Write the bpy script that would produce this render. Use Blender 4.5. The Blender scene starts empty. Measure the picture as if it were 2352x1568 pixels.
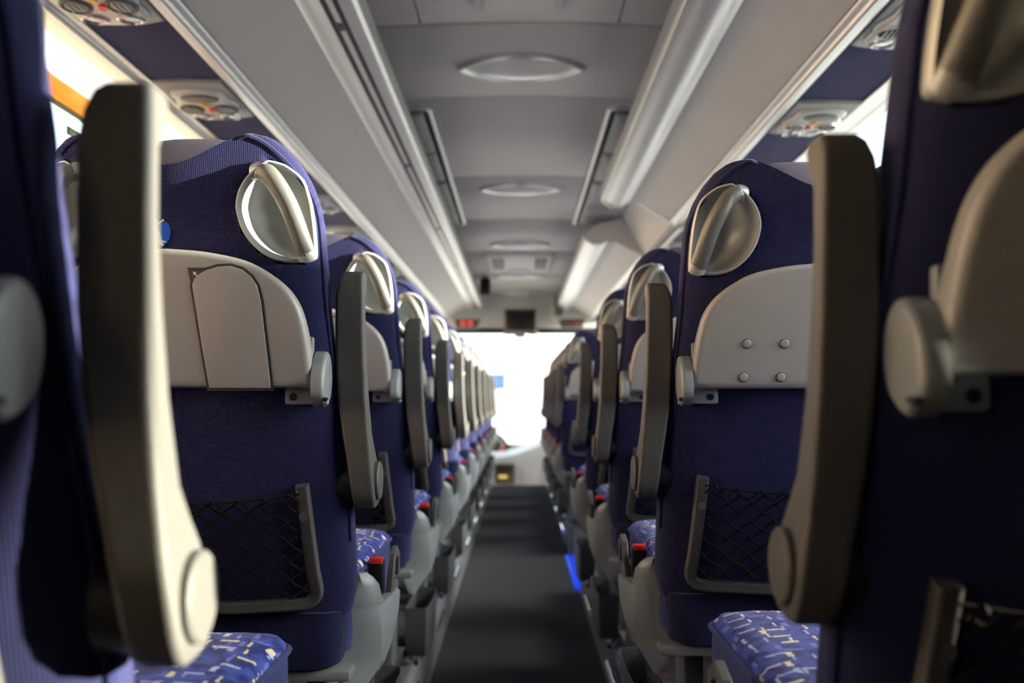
import bpy, bmesh, math, random
from mathutils import Vector, Matrix
random.seed(7)
R = math.radians
S = bpy.context.scene
COL = S.collection
CAMZ = 0.78            # camera height above the aisle floor

# ------------------------------------------------------------------ camera
cd = bpy.data.cameras.new('camera'); cam = bpy.data.objects.new('camera', cd); COL.objects.link(cam)
cam.location = (0, 0, CAMZ)
cam.rotation_euler = (R(90 + 3.25), 0, R(0.43))
cd.sensor_width = 36; cd.lens = 35.0; cd.clip_start = 0.02; cd.clip_end = 400
cd.dof.use_dof = True; cd.dof.focus_distance = 1.28; cd.dof.aperture_fstop = 4.4
S.camera = cam
# ------------------------------------------------------------------ sky, sun, exposure
SUN_EL, SUN_AZ = R(8.0), R(-1.8)       # low sun from the right, a touch from behind
w = bpy.data.worlds.new('sky'); S.world = w; w.use_nodes = True
wn = w.node_tree; wn.nodes.clear()
sky = wn.nodes.new('ShaderNodeTexSky'); sky.sky_type = 'NISHITA'; sky.sun_disc = False
sky.sun_elevation = R(32); sky.sun_rotation = R(94); sky.air_density = 1.0; sky.dust_density = 2.0; sky.ozone_density = 1.0
bg = wn.nodes.new('ShaderNodeBackground'); bg.inputs['Strength'].default_value = 3.0
wo = wn.nodes.new('ShaderNodeOutputWorld')
hs = wn.nodes.new('ShaderNodeHueSaturation'); hs.inputs['Saturation'].default_value = 0.62     # hazy sky
wn.links.new(sky.outputs[0], hs.inputs['Color']); wn.links.new(hs.outputs[0], bg.inputs[0]); wn.links.new(bg.outputs[0], wo.inputs[0])
sd = bpy.data.lights.new('sun', 'SUN'); sun = bpy.data.objects.new('sun', sd); COL.objects.link(sun)
sd.energy = 150.0; sd.angle = R(0.6); sd.color = (1.0, 0.88, 0.68)
dv = Vector((-math.cos(SUN_EL) * math.cos(SUN_AZ), -math.cos(SUN_EL) * math.sin(SUN_AZ), -math.sin(SUN_EL)))
sun.rotation_euler = dv.to_track_quat('-Z', 'Y').to_euler(); sun.location = (30, -3, 8)
S.view_settings.view_transform = 'Standard'; S.view_settings.look = 'None'
S.cycles.max_bounces = 7; S.cycles.diffuse_bounces = 4; S.cycles.caustics_reflective = False; S.cycles.caustics_refractive = False
S.view_settings.exposure = -1.45; S.view_settings.gamma = 1.0; S.view_settings.use_curve_mapping = False

# ------------------------------------------------------------------ materials
def nodes_of(m): m.use_nodes = True; return m.node_tree.nodes, m.node_tree.links
def mat(name, col, rough=0.5, metal=0.0, sheen=0.0, spec=0.5, grain=0.0, gscale=400, mottled=0.0, coat=0.0, emit=None, estr=0.0):
    m = bpy.data.materials.new(name); N, L = nodes_of(m); b = N['Principled BSDF']
    b.inputs['Base Color'].default_value = (*col, 1); b.inputs['Roughness'].default_value = rough
    b.inputs['Metallic'].default_value = metal; b.inputs['Specular IOR Level'].default_value = spec
    b.inputs['Sheen Weight'].default_value = sheen; b.inputs['Sheen Roughness'].default_value = 0.5
    b.inputs['Coat Weight'].default_value = coat
    if emit: b.inputs['Emission Color'].default_value = (*emit, 1); b.inputs['Emission Strength'].default_value = estr
    tc = N.new('ShaderNodeTexCoord')
    n = N.new('ShaderNodeTexNoise'); n.inputs['Scale'].default_value = gscale; n.inputs['Detail'].default_value = 2
    L.new(tc.outputs['Object'], n.inputs['Vector'])
    if grain > 0:
        bp = N.new('ShaderNodeBump'); bp.inputs['Strength'].default_value = grain; bp.inputs['Distance'].default_value = 0.0006
        L.new(n.outputs[0], bp.inputs['Height']); L.new(bp.outputs[0], b.inputs['Normal'])
    n2 = N.new('ShaderNodeTexNoise'); n2.inputs['Scale'].default_value = 9; n2.inputs['Detail'].default_value = 4
    L.new(tc.outputs['Object'], n2.inputs['Vector'])
    mx = N.new('ShaderNodeMix'); mx.data_type = 'RGBA'; mx.blend_type = 'MULTIPLY'
    k = 1 - max(mottled, 0.04)
    mx.inputs[6].default_value = (*col, 1); mx.inputs[7].default_value = (k, k, k, 1)
    L.new(n2.outputs[0], mx.inputs[0]); L.new(mx.outputs[2], b.inputs['Base Color'])
    return m

def fabric(name, ca, cb, per=0.0026, sheen=0.35, bump=0.6):
    m = bpy.data.materials.new(name); N, L = nodes_of(m); b = N['Principled BSDF']
    b.inputs['Roughness'].default_value = 0.95; b.inputs['Specular IOR Level'].default_value = 0.15
    b.inputs['Sheen Weight'].default_value = sheen; b.inputs['Sheen Roughness'].default_value = 0.45
    b.inputs['Sheen Tint'].default_value = (0.75, 0.78, 1.0, 1)
    tc = N.new('ShaderNodeTexCoord')
    sc = 0.314 / per
    wx = N.new('ShaderNodeTexWave'); wx.bands_direction = 'X'; wx.inputs['Scale'].default_value = sc; wx.inputs['Distortion'].default_value = 0.6
    wx.inputs['Detail'].default_value = 1; wx.inputs['Detail Scale'].default_value = 1.5
    wz = N.new('ShaderNodeTexWave'); wz.bands_direction = 'Z'; wz.inputs['Scale'].default_value = sc * 1.25; wz.inputs['Distortion'].default_value = 0.8
    wz.inputs['Detail'].default_value = 1; wz.inputs['Detail Scale'].default_value = 1.5
    L.new(tc.outputs['Object'], wx.inputs['Vector']); L.new(tc.outputs['Object'], wz.inputs['Vector'])
    mu = N.new('ShaderNodeMath'); mu.operation = 'MULTIPLY'; L.new(wx.outputs['Fac'], mu.inputs[0]); L.new(wz.outputs['Fac'], mu.inputs[1])
    n = N.new('ShaderNodeTexNoise'); n.inputs['Scale'].default_value = 6; n.inputs['Detail'].default_value = 6; L.new(tc.outputs['Object'], n.inputs['Vector'])
    ad = N.new('ShaderNodeMath'); ad.operation = 'MULTIPLY_ADD'; ad.inputs[1].default_value = 0.75
    n3 = N.new('ShaderNodeMath'); n3.operation = 'MULTIPLY'; n3.inputs[1].default_value = 0.4; L.new(n.outputs[0], n3.inputs[0])
    L.new(mu.outputs[0], ad.inputs[0]); L.new(n3.outputs[0], ad.inputs[2])
    cr = N.new('ShaderNodeValToRGB'); cr.color_ramp.elements[0].color = (*ca, 1); cr.color_ramp.elements[1].color = (*cb, 1)
    cr.color_ramp.elements[0].position = 0.1; cr.color_ramp.elements[1].position = 0.9
    L.new(ad.outputs[0], cr.inputs[0]); L.new(cr.outputs[0], b.inputs['Base Color'])
    bp = N.new('ShaderNodeBump'); bp.inputs['Strength'].default_value = bump; bp.inputs['Distance'].default_value = 0.0006
    L.new(mu.outputs[0], bp.inputs['Height']); L.new(bp.outputs[0], b.inputs['Normal'])
    return m

def cushion_pattern():
    m = bpy.data.materials.new('patterned_moquette'); N, L = nodes_of(m); b = N['Principled BSDF']
    b.inputs['Roughness'].default_value = 0.95; b.inputs['Specular IOR Level'].default_value = 0.1; b.inputs['Sheen Weight'].default_value = 0.08
    tc = N.new('ShaderNodeTexCoord')
    def math_(op, a, bb=None, c=None):
        q = N.new('ShaderNodeMath'); q.operation = op
        for i, v in enumerate((a, bb, c)):
            if v is None: continue
            if isinstance(v, (int, float)): q.inputs[i].default_value = v
            else: L.new(v, q.inputs[i])
        return q.outputs[0]
    nd = N.new('ShaderNodeTexNoise'); nd.inputs['Scale'].default_value = 170; nd.inputs['Detail'].default_value = 3
    L.new(tc.outputs['Object'], nd.inputs['Vector'])
    sp = N.new('ShaderNodeSeparateXYZ'); L.new(tc.outputs['Object'], sp.inputs[0])
    last = None
    base = N.new('ShaderNodeTexNoise'); base.inputs['Scale'].default_value = 60; L.new(tc.outputs['Object'], base.inputs['Vector'])
    cr = N.new('ShaderNodeValToRGB'); cr.color_ramp.elements[0].color = (0.018, 0.024, 0.13, 1); cr.color_ramp.elements[1].color = (0.045, 0.07, 0.30, 1)
    cr.color_ramp.elements[0].position = 0.4; cr.color_ramp.elements[1].position = 0.6
    L.new(base.outputs[0], cr.inputs[0]); last = cr.outputs[0]
    # three families of short dashes, each a grid of cells with a random choice per cell
    for k, (cell, ox, oy, ln, wd, swap) in enumerate([(0.030, 0.0, 0.0, 0.30, 0.085, 0), (0.030, 0.015, 0.010, 0.27, 0.10, 1), (0.023, 0.008, 0.02, 0.34, 0.06, 1)]):
        u = math_('MULTIPLY_ADD', sp.outputs[0], 1 / cell, ox / cell + 31.0); v = math_('MULTIPLY_ADD', sp.outputs[1], 1 / cell, oy / cell + 17.0)
        if swap: u, v = v, u
        fu = math_('FLOOR', u); fv = math_('FLOOR', v)
        cb = N.new('ShaderNodeCombineXYZ'); L.new(fu, cb.inputs[0]); L.new(fv, cb.inputs[1]); cb.inputs[2].default_value = k * 3.7
        wn_ = N.new('ShaderNodeTexWhiteNoise'); wn_.noise_dimensions = '3D'; L.new(cb.outputs[0], wn_.inputs['Vector'])
        sc = N.new('ShaderNodeSeparateColor'); L.new(wn_.outputs['Color'], sc.inputs[0])
        jx = math_('MULTIPLY_ADD', sc.outputs[0], 0.4, -0.2); jy = math_('MULTIPLY_ADD', sc.outputs[1], 0.4, -0.2)
        lu = math_('ABSOLUTE', math_('ADD', math_('SUBTRACT', math_('SUBTRACT', u, fu), 0.5), jx))
        lv = math_('ABSOLUTE', math_('ADD', math_('SUBTRACT', math_('SUBTRACT', v, fv), 0.5), jy))
        edge = math_('MULTIPLY_ADD', nd.outputs[0], 0.22, -0.11)
        mk = math_('MULTIPLY', math_('LESS_THAN', math_('ADD', lu, edge), ln), math_('LESS_THAN', math_('ADD', lv, edge), wd))
        mk = math_('MULTIPLY', mk, math_('GREATER_THAN', sc.outputs[2], 0.42))
        c2 = N.new('ShaderNodeValToRGB'); c2.color_ramp.interpolation = 'CONSTANT'
        e = c2.color_ramp.elements; e[0].position = 0; e[0].color = (0.30, 0.33, 0.62, 1); e[1].position = 0.42; e[1].color = (0.66, 0.58, 0.36, 1)
        z = e.new(0.66); z.color = (0.10, 0.14, 0.46, 1); z = e.new(0.85); z.color = (0.42, 0.44, 0.66, 1)
        L.new(wn_.outputs['Value'], c2.inputs[0])
        mx = N.new('ShaderNodeMix'); mx.data_type = 'RGBA'; L.new(mk, mx.inputs[0]); L.new(last, mx.inputs[6]); L.new(c2.outputs[0], mx.inputs[7]); last = mx.outputs[2]
    L.new(last, b.inputs['Base Color'])
    bp = N.new('ShaderNodeBump'); bp.inputs['Strength'].default_value = 0.4; bp.inputs['Distance'].default_value = 0.0006
    L.new(nd.outputs[0], bp.inputs['Height']); L.new(bp.outputs[0], b.inputs['Normal'])
    return m

def speckled(name, ca, cb, scale, pos=0.58, bump=0.5, fine=None):
    m = bpy.data.materials.new(name); N, L = nodes_of(m); b = N['Principled BSDF']
    b.inputs['Roughness'].default_value = 0.97; b.inputs['Specular IOR Level'].default_value = 0.1; b.inputs['Sheen Weight'].default_value = 0.15
    tc = N.new('ShaderNodeTexCoord'); n = N.new('ShaderNodeTexNoise'); n.inputs['Scale'].default_value = scale; n.inputs['Detail'].default_value = 5
    L.new(tc.outputs['Object'], n.inputs['Vector'])
    cr = N.new('ShaderNodeValToRGB'); cr.color_ramp.elements[0].color = (*ca, 1); cr.color_ramp.elements[1].color = (*cb, 1)
    cr.color_ramp.elements[0].position = pos - 0.06; cr.color_ramp.elements[1].position = pos + 0.12
    L.new(n.outputs[0], cr.inputs[0]); L.new(cr.outputs[0], b.inputs['Base Color'])
    f = N.new('ShaderNodeTexNoise'); f.inputs['Scale'].default_value = fine or 700; L.new(tc.outputs['Object'], f.inputs['Vector'])
    bp = N.new('ShaderNodeBump'); bp.inputs['Strength'].default_value = bump; bp.inputs['Distance'].default_value = 0.002
    L.new(f.outputs[0], bp.inputs['Height']); L.new(bp.outputs[0], b.inputs['Normal'])
    return m

def glass(name):
    m = bpy.data.materials.new(name); N, L = nodes_of(m); N.clear()
    o = N.new('ShaderNodeOutputMaterial'); t = N.new('ShaderNodeBsdfTransparent'); t.inputs[0].default_value = (0.90, 0.93, 0.92, 1)
    g = N.new('ShaderNodeBsdfGlossy'); g.inputs['Roughness'].default_value = 0.02
    lw = N.new('ShaderNodeLayerWeight'); lw.inputs[0].default_value = 0.5
    pw = N.new('ShaderNodeMath'); pw.operation = 'POWER'; pw.inputs[1].default_value = 5.0; L.new(lw.outputs['Facing'], pw.inputs[0])
    fr = N.new('ShaderNodeMath'); fr.operation = 'MULTIPLY_ADD'; fr.inputs[1].default_value = 0.6; fr.inputs[2].default_value = 0.03; L.new(pw.outputs[0], fr.inputs[0])
    mx = N.new('ShaderNodeMixShader'); L.new(fr.outputs[0], mx.inputs[0]); L.new(t.outputs[0], mx.inputs[1]); L.new(g.outputs[0], mx.inputs[2]); L.new(mx.outputs[0], o.inputs[0])
    return m

def blind_mat(name='sun_blind_shaded', ca=(0.78, 0.45, 0.14), cb=(0.92, 0.68, 0.32), sheer=0.0):
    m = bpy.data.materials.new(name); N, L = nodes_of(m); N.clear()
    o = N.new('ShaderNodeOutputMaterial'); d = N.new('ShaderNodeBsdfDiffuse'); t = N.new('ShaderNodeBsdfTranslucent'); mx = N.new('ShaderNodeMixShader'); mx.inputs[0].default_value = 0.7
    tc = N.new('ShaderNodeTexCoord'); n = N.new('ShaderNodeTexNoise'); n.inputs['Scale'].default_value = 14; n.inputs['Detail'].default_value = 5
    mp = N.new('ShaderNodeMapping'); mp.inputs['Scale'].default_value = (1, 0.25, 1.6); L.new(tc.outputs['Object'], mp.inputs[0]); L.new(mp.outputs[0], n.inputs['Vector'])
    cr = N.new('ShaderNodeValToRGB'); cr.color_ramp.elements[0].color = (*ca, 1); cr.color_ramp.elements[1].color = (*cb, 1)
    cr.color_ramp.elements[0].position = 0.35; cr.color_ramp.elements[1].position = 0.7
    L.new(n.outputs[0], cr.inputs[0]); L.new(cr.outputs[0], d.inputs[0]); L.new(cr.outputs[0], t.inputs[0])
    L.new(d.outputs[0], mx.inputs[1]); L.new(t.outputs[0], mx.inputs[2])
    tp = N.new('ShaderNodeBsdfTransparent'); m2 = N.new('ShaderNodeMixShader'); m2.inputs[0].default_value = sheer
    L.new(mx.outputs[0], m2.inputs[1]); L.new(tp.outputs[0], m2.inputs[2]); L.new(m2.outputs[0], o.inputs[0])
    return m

M = dict(
    navy=fabric('navy_knit_fabric', (0.007, 0.008, 0.036), (0.022, 0.024, 0.088), sheen=0.12),
    navy_dark=fabric('navy_lower_fabric', (0.005, 0.006, 0.026), (0.014, 0.016, 0.06), sheen=0.1),
    navy_plain=fabric('plain_blue_velour', (0.022, 0.028, 0.10), (0.04, 0.05, 0.165), per=0.0015, bump=0.3, sheen=0.15),
    blue_lining=fabric('blue_channel_lining', (0.013, 0.017, 0.062), (0.021, 0.026, 0.095), per=0.004, bump=0.3, sheen=0.1),
    leather=mat('dark_mauve_leatherette', (0.055, 0.052, 0.085), 0.45, grain=0.5, gscale=900),
    pattern=cushion_pattern(),
    arm=mat('dark_grey_soft_plastic', (0.075, 0.073, 0.071), 0.5, spec=0.35, grain=0.9, gscale=700),
    black=mat('black_plastic', (0.008, 0.008, 0.009), 0.5, spec=0.25),
    silver=mat('silver_grey_satin_plastic', (0.44, 0.46, 0.455), 0.38, metal=0.15, coat=0.1),
    bar=mat('grey_metallic_grip', (0.12, 0.122, 0.122), 0.45, metal=0.2, spec=0.35, grain=0.25, gscale=900),
    tray=mat('light_grey_tray_plastic', (0.30, 0.295, 0.29), 0.42, grain=0.2, gscale=1200),
    groove=mat('dark_joint', (0.02, 0.02, 0.02), 0.8),
    frame=mat('mid_grey_moulding', (0.055, 0.054, 0.053), 0.45, grain=0.4, gscale=900),
    cover=mat('light_grey_side_moulding', (0.205, 0.225, 0.238), 0.42, grain=0.3, gscale=900),
    bin=mat('dark_grey_bin_plastic', (0.13, 0.135, 0.14), 0.4, grain=0.3, gscale=900),
    red=mat('red_push_button', (0.75, 0.03, 0.02), 0.35),
    yellow=mat('yellow_push_button', (0.75, 0.42, 0.02), 0.35),
    darkred=mat('crimson_push_button', (0.40, 0.01, 0.03), 0.35),
    sign_blue=mat('sign_blue', (0.01, 0.09, 0.55), 0.35),
    white=mat('white_print', (0.8, 0.8, 0.8), 0.5),
    green=mat('exit_sign_green', (0.05, 0.13, 0.03), 0.5),
    cord=mat('black_brown_cord', (0.010, 0.007, 0.006), 0.9, spec=0.1),
    chrome=mat('chrome', (0.75, 0.76, 0.77), 0.12, metal=1.0),
    steel=mat('brushed_metal', (0.45, 0.46, 0.47), 0.3, metal=0.9),
    leg=mat('painted_grey_leg', (0.16, 0.165, 0.17), 0.45),
    ceil=mat('grey_ceiling_laminate', (0.44, 0.42, 0.415), 0.62, grain=0.25, gscale=500),
    rack=mat('grey_rack_laminate', (0.45, 0.44, 0.435), 0.55, grain=0.25, gscale=500),
    alu=mat('satin_aluminium', (0.55, 0.56, 0.58), 0.33, metal=0.55),
    vent=mat('grey_grille', (0.26, 0.27, 0.27), 0.5, grain=0.4, gscale=300),
    lens=mat('frosted_lamp_lens', (0.55, 0.55, 0.55), 0.25, spec=0.7),
    clear=mat('clear_reading_lamp', (0.5, 0.52, 0.54), 0.08, metal=0.7),
    carpet=speckled('charcoal_carpet', (0.007, 0.0075, 0.0085), (0.018, 0.019, 0.021), 260, pos=0.5, bump=1.0, fine=420),
    fleck=speckled('flecked_carpet', (0.012, 0.014, 0.016), (0.16, 0.07, 0.02), 42, pos=0.58),
    riser=mat('platform_edge_moulding', (0.20, 0.205, 0.215), 0.4),
    wall=mat('grey_wall_lining', (0.30, 0.30, 0.31), 0.7),
    glass=glass('window_glass'),
    blind=blind_mat(), blindtop=blind_mat('sun_blind_lit', (0.88, 0.84, 0.72), (0.93, 0.90, 0.80), 0.6),  # one cloth in two colours: ochre paints its shade, pale sheer its glare
    hem=mat('olive_blind_bar', (0.20, 0.17, 0.05), 0.5),
    screen=mat('dark_screen', (0.004, 0.005, 0.005), 0.45, spec=0.2),
    led=mat('red_led', (0.3, 0.01, 0.01), 0.4, emit=(1.0, 0.06, 0.05), estr=3.0),
    ledoff=mat('unlit_red_display', (0.10, 0.03, 0.035), 0.3),
    bluelight=mat('blue_step_light', (0.01, 0.03, 0.3), 0.4, emit=(0.0, 0.06, 1.0), estr=1.6),
    yellowlight=mat('yellow_console_light', (0.5, 0.4, 0.1), 0.4, emit=(1.0, 0.72, 0.15), estr=1.6),
    redlight=mat('red_warning_light', (0.4, 0.02, 0.02), 0.4, emit=(1.0, 0.08, 0.04), estr=1.2),
    dash=mat('pale_grey_dash', (0.55, 0.55, 0.53), 0.45),
    wheel=mat('brown_wheel', (0.05, 0.03, 0.018), 0.4),
    asphalt=speckled('pale_concrete', (0.34, 0.33, 0.31), (0.46, 0.45, 0.42), 1.2, pos=0.5, fine=30),
    facade=mat('cream_render', (0.78, 0.55, 0.35), 0.9, mottled=0.12),
    facade2=mat('white_render', (0.8, 0.8, 0.78), 0.9, mottled=0.08),
    facewin=mat('dull_window', (0.25, 0.3, 0.33), 0.2),
    facesign=mat('blue_board', (0.05, 0.12, 0.28), 0.5),
    concrete=mat('grey_concrete', (0.4, 0.39, 0.37), 0.9, mottled=0.2),
    tile=mat('terracotta_roof', (0.42, 0.16, 0.08), 0.85, mottled=0.3),
)

# ------------------------------------------------------------------ mesh helpers
def mesh(name, V, F, m, s=1, ang=40):
    me = bpy.data.meshes.new(name)
    if s < 0:
        V = [(-v[0], v[1], v[2]) for v in V]; F = [tuple(reversed(f)) for f in F]
    me.from_pydata([tuple(v) for v in V], [], F); me.materials.append(m); me.update()
    me.shade_smooth()
    try: me.set_sharp_from_angle(angle=R(ang))
    except Exception: pass
    return me
def put(name, V, F, m, parent=None, s=1, ang=40, loc=None):
    o = bpy.data.objects.new(name, mesh(name, V, F, m, s, ang)); COL.objects.link(o)
    if parent: o.parent = parent
    if loc: o.location = loc
    return o
def empty(name, loc): o = bpy.data.objects.new(name, None); COL.objects.link(o); o.location = loc; o.empty_display_size = 0.1; return o
def tag(o, label=None, cat=None, group=None, kind=None):
    if label: o['label'] = label
    if cat: o['category'] = cat
    if group: o['group'] = group
    if kind: o['kind'] = kind
    return o
def copy_tree(o, parent=None):
    c = o.copy(); COL.objects.link(c)
    if parent: c.parent = parent
    for ch in KIDS.get(o.name, ()): copy_tree(ch, c)
    return c
KIDS = {}
def index_kids():
    KIDS.clear()
    for o in bpy.data.objects:
        if o.parent: KIDS.setdefault(o.parent.name, []).append(o)

def join(*parts):
    V, F = [], []
    for v, f in parts:
        k = len(V); V += list(v); F += [tuple(i + k for i in q) for q in f]
    return V, F
def box(c, d, bev=0.0, seg=2):
    bm = bmesh.new(); bmesh.ops.create_cube(bm, size=1.0)
    for v in bm.verts: v.co = Vector((v.co.x * d[0] + c[0], v.co.y * d[1] + c[1], v.co.z * d[2] + c[2]))
    if bev > 0: bmesh.ops.bevel(bm, geom=list(bm.edges), offset=bev, segments=seg, profile=0.5, affect='EDGES')
    bm.verts.index_update()
    V = [v.co.copy() for v in bm.verts]; F = [tuple(v.index for v in f.verts) for f in bm.faces]; bm.free()
    return V, F
def b2(x0, x1, y0, y1, z0, z1, bev=0.0, seg=2): return box(((x0 + x1) / 2, (y0 + y1) / 2, (z0 + z1) / 2), (x1 - x0, y1 - y0, z1 - z0), bev, seg)
def loft(loops, caps=(True, True), closed=True):
    n = len(loops[0]); V = [p for l in loops for p in l]; F = []
    for i in range(len(loops) - 1):
        for j in range(n if closed else n - 1):
            k = (j + 1) % n
            F.append((i * n + j, i * n + k, (i + 1) * n + k, (i + 1) * n + j))
    if caps[0]: F.append(tuple(reversed(range(n))))
    if caps[1]: F.append(tuple(range((len(loops) - 1) * n, len(loops) * n)))
    return V, F
def flip(vf): return vf[0], [tuple(reversed(f)) for f in vf[1]]
def revolve(prof, n=24, axis='z', c=(0, 0, 0)):
    """prof: list of (radius, height)"""
    loops = []
    for r, h in prof:
        l = []
        for i in range(n):
            a = 2 * math.pi * i / n; p = (r * math.cos(a), r * math.sin(a), h)
            if axis == 'x': p = (p[2], p[0], p[1])
            if axis == 'y': p = (p[1], p[2], p[0])
            l.append((p[0] + c[0], p[1] + c[1], p[2] + c[2]))
        loops.append(l)
    return loft(loops)
def sweep(path, sec, up=(0, -1, 0), closed=False, scales=None):
    """sec: list of (a,b): a along side, b along up"""
    P = [Vector(p) for p in path]; n = len(P); loops = []
    for i in range(n):
        t = (P[(i + 1) % n] - P[i - 1]) if closed else (P[min(i + 1, n - 1)] - P[max(i - 1, 0)])
        t.normalize(); u = Vector(up); u = (u - t * u.dot(t)).normalized(); sd_ = t.cross(u)
        k = scales[i] if scales else 1.0
        loops.append([P[i] + sd_ * a * k + u * b * k for a, b in sec])
    if closed: loops.append(loops[0]); return loft(loops, (False, False))
    return loft(loops)
def circ(r, n=8, r2=None): return [(r * math.cos(2 * math.pi * i / n), (r2 or r) * math.sin(2 * math.pi * i / n)) for i in range(n)]
def rrect(hw, hh, r, k=3):
    out = []
    for cx, cy, a0 in ((hw - r, hh - r, 0), (-hw + r, hh - r, 90), (-hw + r, -hh + r, 180), (hw - r, -hh + r, 270)):
        for i in range(k + 1):
            a = R(a0 + 90 * i / k); out.append((cx + r * math.cos(a), cy + r * math.sin(a)))
    n = len(out); res = []
    for c in range(4):
        seg = out[c * (k + 1):(c + 1) * (k + 1)]; nx = out[((c + 1) * (k + 1)) % n]; e = seg[-1]
        res += seg + [(e[0] + (nx[0] - e[0]) * t, e[1] + (nx[1] - e[1]) * t) for t in (0.06, 0.94)]
    return res
def spline(pts, n=6, closed=False):
    """Catmull-Rom through the points"""
    P = [Vector(p) for p in pts]; m = len(P); out = []
    for i in range(m if closed else m - 1):
        p0, p1, p2, p3 = (P[(i - 1) % m], P[i], P[(i + 1) % m], P[(i + 2) % m]) if closed else (P[max(i - 1, 0)], P[i], P[i + 1], P[min(i + 2, m - 1)])
        for k in range(n):
            t = k / n
            out.append(0.5 * ((2 * p1) + (p2 - p0) * t + (2 * p0 - 5 * p1 + 4 * p2 - p3) * t * t + (-p0 + 3 * p1 - 3 * p2 + p3) * t ** 3))
    if not closed: out.append(P[-1])
    return [tuple(p) for p in out]
def inset(o, d):
    n = len(o); out = []
    for i in range(n):
        a, b, c = Vector(o[i - 1]), Vector(o[i]), Vector(o[(i + 1) % n])
        e1 = (b - a); e2 = (c - b)
        n1 = Vector((-e1.y, e1.x)); n2 = Vector((-e2.y, e2.x))
        if n1.length > 1e-9: n1.normalize()
        if n2.length > 1e-9: n2.normalize()
        nn = n1 + n2
        if nn.length < 1e-6: nn = n1
        nn.normalize(); k = d / max(0.5, nn.dot(n1)) if n1.length else d
        out.append((b.x + nn.x * k, b.y + nn.y * k))
    return out
def area(o): return 0.5 * sum(o[i - 1][0] * o[i][1] - o[i][0] * o[i - 1][1] for i in range(len(o)))
def ccw(o): return o if area(o) > 0 else list(reversed(o))
def plate(o, t, bev, to3, steps=3):
    """outline o (u,v), thickness t with rounded upper edge, to3(u,v,w)"""
    o = ccw([tuple(p)[:2] for p in o]); layers = [(0, 0.0)]
    for k in range(steps + 1):
        a = math.pi / 2 * k / steps; layers.append((bev * (1 - math.cos(a)), t - bev + bev * math.sin(a)))
    loops = [[to3(u, v, h) for u, v in (inset(o, d) if d > 0 else o)] for d, h in layers]
    return loft(loops)
def smooth(a, b, x): t = min(1, max(0, (x - a) / (b - a))); return t * t * (3 - 2 * t)
def lerp_tab(tab, x):
    for (a, va), (b, vb) in zip(tab, tab[1:]):
        if x <= b:
            t = min(1, max(0, (x - a) / (b - a))); return va + (vb - va) * t
    return tab[-1][1]

# ================================================================== the place
# world z of something z above the camera
def Z(z): return z + CAMZ
PLAT = -0.65                          # seat platform, relative to the camera
AX = -0.01                            # aisle centre
YB, YF = -0.75, 11.6                   # back and front of the cabin
XL, XR = -1.19, 1.17                  # cabin half widths (waist)

def struct(name, V, F, m, label=None, parent=None, ang=40):
    o = put(name, V, F, m, parent, ang=ang)
    if not parent: o['kind'] = 'structure'
    if label: o['label'] = label
    return o
FLOOR = struct('floor', *b2(-0.245, 0.242, YB, 9.0, -0.06, 0.0), M['carpet'], 'charcoal carpet runner along the sunken aisle')
struct('floor', *b2(-1.3, 1.3, 9.0, 12.4, -0.5, -0.32), M['carpet'], 'dark lowered floor of the entrance behind the windscreen')
struct('seat_platform', *b2(XL, -0.258, YB, 9.05, -0.06, Z(PLAT)), M['fleck'], 'dark carpeted seat platform with orange flecks on the left')
for y0, y1 in ((YB, 4.05), (5.0, 9.05)):
    struct('seat_platform', *b2(0.256, XR, y0, y1, -0.06, Z(PLAT)), M['fleck'], 'dark carpeted seat platform with orange flecks on the right, ' + ('behind the middle stairs' if y0 < 0 else 'ahead of the middle stairs'))
# platform edge: riser with a rounded nosing
def nosing(x, s, y0, y1, label):
    prof = [(0, -0.78), (-0.004 * s, -0.70), (-0.006 * s, -0.672)]
    for k in range(6):
        a = math.pi * k / 5 / 1.0 * 0.6; prof.append((-0.004 * s + 0.016 * s * (1 - math.cos(a)), -0.66 + 0.02 * math.sin(a)))
    prof += [(0.04 * s, PLAT + 0.004), (0.04 * s, -0.78)]
    loops = [[(x + px, y, Z(pz)) for px, pz in prof] for y in (y0, y1)]
    vf = loft(loops)
    return struct('trim_%d' % nosing.n, *(vf if s > 0 else flip(vf)), M['riser'], label)
nosing.n = 1; nosing(-0.248, -1, YB, 9.0, 'grey rounded platform edge along the left of the aisle')
nosing.n = 2; nosing(0.245, 1, YB, 4.05, 'grey rounded platform edge along the right of the aisle, near half')
nosing.n = 3; nosing(0.245, 1, 5.0, 9.0, 'grey rounded platform edge along the right of the aisle, far half')
# middle stairwell on the right
struct('stairwell', *join(b2(0.256, XR, 4.05, 5.0, -0.5, -0.42), b2(0.256, 0.62, 4.05, 5.0, -0.42, -0.2)), M['carpet'], 'dark stairwell of the middle door')
o = put('step_light', *b2(0.225, 0.268, 4.12, 4.98, -0.012, 0.006, 0.003), M['bluelight']); tag(o, 'glowing blue light strip at the edge of the middle stairs', 'light')
o = empty('guard_ledge', (0.33, 5.0, 0)); tag(o, 'low stair guard with a padded top beside the right of the aisle', 'stair guard')
put('top_pad', *box((0, 0, Z(-0.6)), (0.15, 0.10, 0.03), 0.012, 3), M['frame'], o)
put('panel', *b2(-0.07, 0.065, -0.02, 0.04, -0.2, Z(-0.61), 0.008), M['leg'], o)
put('handrail', *sweep([(-0.075, 0, Z(-0.6)), (-0.08, 0.1, Z(-0.62)), (-0.085, 0.12, 0.0)], circ(0.012, 10), up=(1, 0, 0)), M['chrome'], o)

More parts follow.
